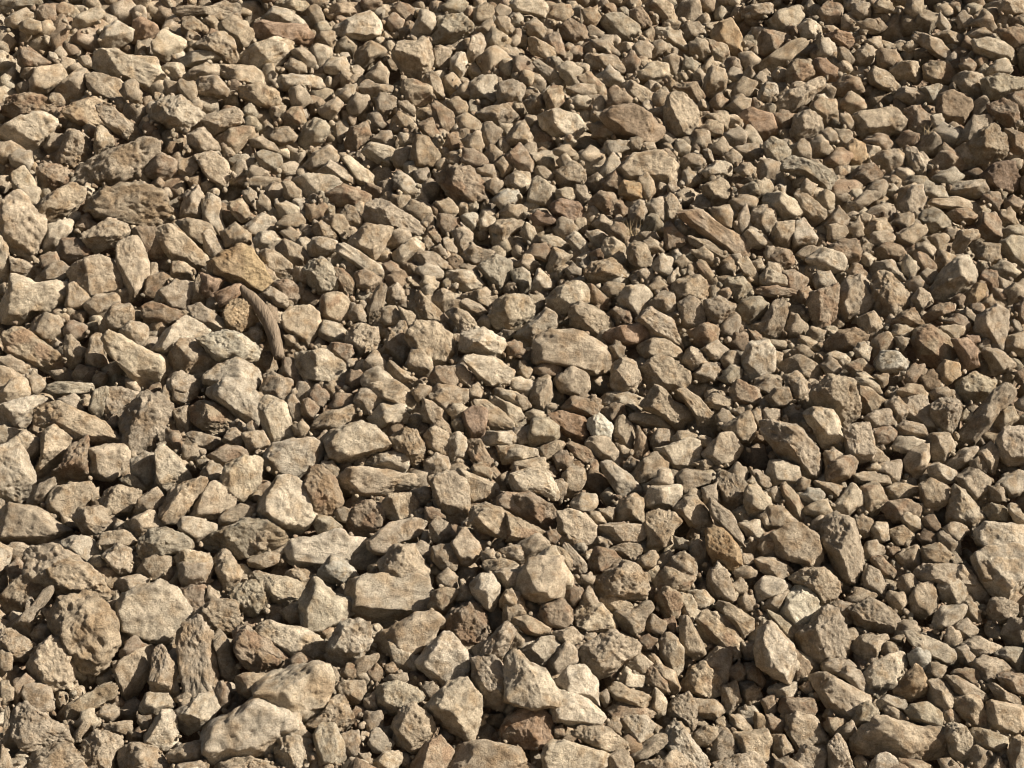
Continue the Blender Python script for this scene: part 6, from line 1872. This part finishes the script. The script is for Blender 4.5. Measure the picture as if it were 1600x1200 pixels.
for i in order:
    yy, xx = cand[i]
    if taken[yy, xx]: continue
    d = dist[yy, xx]
    rp = min(d * 2 * rs.uniform(1.25, 1.7) + 5, 32)                # photo pixels
    px, py = (xx - 80) * 2 + 1, (yy - 80) * 2 + 1
    if hollow(px, py, 14): continue
    p, z = ray_point(px, py, 0)
    r = rp * z / F
    p, z = ray_point(px, py, r * rs.uniform(.9, 2.2))
    filler(p, r, rp > 9); nf += 1
    q = int(rp / 2 * .8) + 1
    ys0, ys1, xs0, xs1 = max(yy - q, 0), yy + q + 1, max(xx - q, 0), xx + q + 1
    sub_ = (gy[ys0:ys1, xs0:xs1] - yy) ** 2 + (gx[ys0:ys1, xs0:xs1] - xx) ** 2 <= q * q
    taken[ys0:ys1, xs0:xs1] |= sub_
thin = np.argwhere((dist >= 1) & (dist <= 3) & vis)        # chips and crumbs lodged in the narrow gaps
for i in rs.choice(len(thin), 2200, replace=False):
    yy, xx = thin[i]; px, py = (xx - 80) * 2 + 1, (yy - 80) * 2 + 1
    if hollow(px, py, 12): continue
    rp = rs.uniform(2.5, 7.5); z = hit(px, py); r = rp * z / F
    p, z = ray_point(px, py, r * rs.uniform(-.6, 1.5))
    filler(p, r, False)
print('gap fillers', nf)
# layers underneath, and the rest of the heap around the frame
for layer, (dep, r0, r1, cell) in enumerate([(.045, .022, .04, .062), (.085, .03, .05, .08)]):
    for X in np.arange(-2.6, 2.6, cell):
        for Yv in np.arange(1.9, 5.4, cell * .85):
            x = X + rs.uniform(-.5, .5) * cell; y = Yv + rs.uniform(-.5, .5) * cell
            zz = hill(x, y) - dep * rs.uniform(.8, 1.25)
            if not hollow(*pixel((x, y, zz)), 24 - 6 * layer): filler(np.array([x, y, zz]), rs.uniform(r0, r1), False)
vv = Vector()
for X in np.arange(-3.1, 3.1, .075):
    for Yv in np.arange(1.45, 5.9, .066):
        x = X + rs.uniform(-.5, .5) * .07; y = Yv + rs.uniform(-.5, .5) * .07
        zz = hill(x, y)
        v = Vector((x, y, zz)) - CAMPOS; dz = v.dot(FWD); px = 800 + F * v.dot(RT) / dz; py = 600 - F * v.dot(UP) / dz
        if -12 < px < 1612 and -12 < py < 1212: continue
        filler(np.array([x, y, zz - rs.uniform(-.01, .04)]), rs.choice([.03, .04, .05, .065, .09], p=[.3, .3, .2, .15, .05]), False)
SV = np.concatenate(stuffV); SF = np.concatenate(stuffF); SC = np.concatenate(stuffC); SG = np.concatenate(stuffG)
print('stuff verts', len(SV), 'tris', len(SF))
me = to_mesh('rubble', SV, SF, SC, SG)
thing('rubble', me, (0, 0, 0), 'loose small tan and brown stones packed between and below the larger rocks', 'rubble', kind='stuff')

# ---------------------------------------------------------------- the bleached branch lying between the stones
BR = [(376, 446, 4), (383, 456, 7), (392, 464, 9), (401, 474, 10), (411, 487, 10.5), (419, 501, 11), (426, 517, 11), (430, 534, 10.5), (434, 548, 9.5), (437, 560, 8.5)]
ctr0, z0 = ray_point(410, 505, 0)
ring = 20; steps = 60
BP = np.array(BR, float); tt = np.linspace(0, len(BR) - 1, steps)
cxs = np.interp(tt, np.arange(len(BR)), BP[:, 0]); cys = np.interp(tt, np.arange(len(BR)), BP[:, 1]); rad = np.interp(tt, np.arange(len(BR)), BP[:, 2])
ker = np.ones(5) / 5
def smooth(a): return np.convolve(np.concatenate([[a[0]] * 2, a, [a[-1]] * 2]), ker, 'valid')
cxs, cys, rad = smooth(cxs), smooth(cys), smooth(rad)
cen = []; rr = []
for a, b, c in zip(cxs, cys, rad):
    zz = hit(410, 505) + (505 - b) * .0008 - .03
    cen.append(CP + zz * (FWDn + RTn * ((a - 800) / F) + UPn * ((600 - b) / F))); rr.append(c * zz / F)
cen = np.array(cen); rr = np.array(rr)
BV = []; tang = np.gradient(cen, axis=0); tang /= np.linalg.norm(tang, axis=1)[:, None]
for i in range(steps):
    s = np.cross(tang[i], FWDn); s /= np.linalg.norm(s); u2 = np.cross(s, tang[i])
    e = 1.0
    if i == 0: e = .35
    if i == 1: e = .8
    for j in range(ring):
        a = 2 * math.pi * j / ring
        BV.append(cen[i] + (s * math.cos(a) + u2 * math.sin(a)) * rr[i] * e)
BV = np.array(BV)
ax_ = np.repeat(cen, ring, axis=0); dirv = BV - ax_
ang = np.tile(np.arange(ring) * 2 * math.pi / ring, steps)
groove = noise(np.stack([np.cos(ang) * 2.2, np.sin(ang) * 2.2, np.repeat(np.arange(steps), ring) * .05], 1) + 9) * .05 + noise(BV * 45) * .10
BV = ax_ + dirv * (1 + groove)[:, None]
BF = []
for i in range(steps - 1):
    for j in range(ring):
        a = i * ring + j; b = i * ring + (j + 1) % ring
        BF += [(a, a + ring, b), (b, a + ring, b + ring)]
BV = np.vstack([BV, cen[0] - tang[0] * .002, cen[-1] + tang[-1] * .001]); n0 = len(BV) - 2
for j in range(ring):
    BF.append((n0, j, (j + 1) % ring)); BF.append((n0 + 1, (steps - 1) * ring + (j + 1) % ring, (steps - 1) * ring + j))
def wood_material():
    m, t, b = nodes_of('bleached_wood')
    N = t.nodes.new; L = t.links.new
    tc = N('ShaderNodeTexCoord'); n = N('ShaderNodeTexNoise'); n.inputs['Scale'].default_value = 55; n.inputs['Detail'].default_value = 7; n.inputs['Distortion'].default_value = .6
    mp = N('ShaderNodeMapping'); mp.inputs['Scale'].default_value = (3.5, .8, .8); mp.inputs['Rotation'].default_value = (0, .6, 0)
    L(tc.outputs['Object'], mp.inputs[0]); L(mp.outputs[0], n.inputs['Vector'])
    r = N('ShaderNodeValToRGB'); L(n.outputs['Fac'], r.inputs[0])
    r.color_ramp.elements[0].position = .3; r.color_ramp.elements[0].color = (.11, .085, .06, 1)
    r.color_ramp.elements[1].position = .7; r.color_ramp.elements[1].color = (.20, .158, .115, 1)
    L(r.outputs[0], b.inputs['Base Color']); b.inputs['Roughness'].default_value = .85; b.inputs['Specular IOR Level'].default_value = .2
    bp = N('ShaderNodeBump'); bp.inputs['Distance'].default_value = .004; L(n.outputs['Fac'], bp.inputs['Height']); L(bp.outputs[0], b.inputs['Normal'])
    return m
o0 = cen.mean(0)
me = to_mesh('branch', BV - o0, np.array(BF), np.array([.3, .24, .17]), .3, wood_material())
thing('branch', me, o0, 'curved bleached stick, the only piece of wood, lying below the ochre-streaked boulder', 'branch')

# ---------------------------------------------------------------- wisps of dead grass caught between the stones
def straw_material():
    m, t, b = nodes_of('dead_straw'); N = t.nodes.new; L = t.links.new
    tc = N('ShaderNodeTexCoord'); n = N('ShaderNodeTexNoise'); n.inputs['Scale'].default_value = 90; L(tc.outputs['Object'], n.inputs['Vector'])
    r = N('ShaderNodeValToRGB'); L(n.outputs['Fac'], r.inputs[0])
    r.color_ramp.elements[0].color = (.24, .17, .09, 1); r.color_ramp.elements[1].color = (.52, .42, .26, 1)
    L(r.outputs[0], b.inputs['Base Color']); b.inputs['Roughness'].default_value = .8
    return m
STRAW = straw_material()
def tuft(px, py, n, length, seed, label):
    r_ = np.random.RandomState(seed); V = []; Fc = []
    root, z_ = ray_point(px, py, -.02)
    for k in range(n):
        a = r_.uniform(0, 2 * math.pi); lean = r_.uniform(.3, 1.3); L_ = length * r_.uniform(.5, 1.1)
        d0 = np.array([math.cos(a) * lean, -.3 + math.sin(a) * lean * .5, 1.0]); d0 /= np.linalg.norm(d0)
        bend = r_.normal(0, .5, 3); p = np.array([r_.normal(0, .006), r_.normal(0, .006), -.004]); th = r_.uniform(.0005, .0009); prev = None
        for i in range(9):
            w_ = th * (1 - i / 9.5); base = len(V)
            for c3 in range(3):
                q = 2 * math.pi * c3 / 3
                V.append(p + np.array([math.cos(q), math.sin(q), 0]) * w_)
            if prev is not None:
                for c3 in range(3):
                    e = (c3 + 1) % 3
                    Fc += [(prev + c3, prev + e, base + c3), (prev + e, base + e, base + c3)]
            prev = base
            d0 = d0 + bend * .12; d0 /= np.linalg.norm(d0); p = p + d0 * L_ / 9
    thing('dry_grass_tuft', to_mesh('dry_grass_tuft', np.array(V), np.array(Fc), np.array([.4, .3, .2]), .2, STRAW), root, label, 'dry grass', 'wisps of dead grass between the stones')
tuft(984, 366, 22, .055, 1, 'wisp of dry straw-coloured grass above the rusty speckled round rock')
tuft(1451, 208, 16, .05, 2, 'wisp of dry grass below the dark rough-faced boulder, near the upper right')
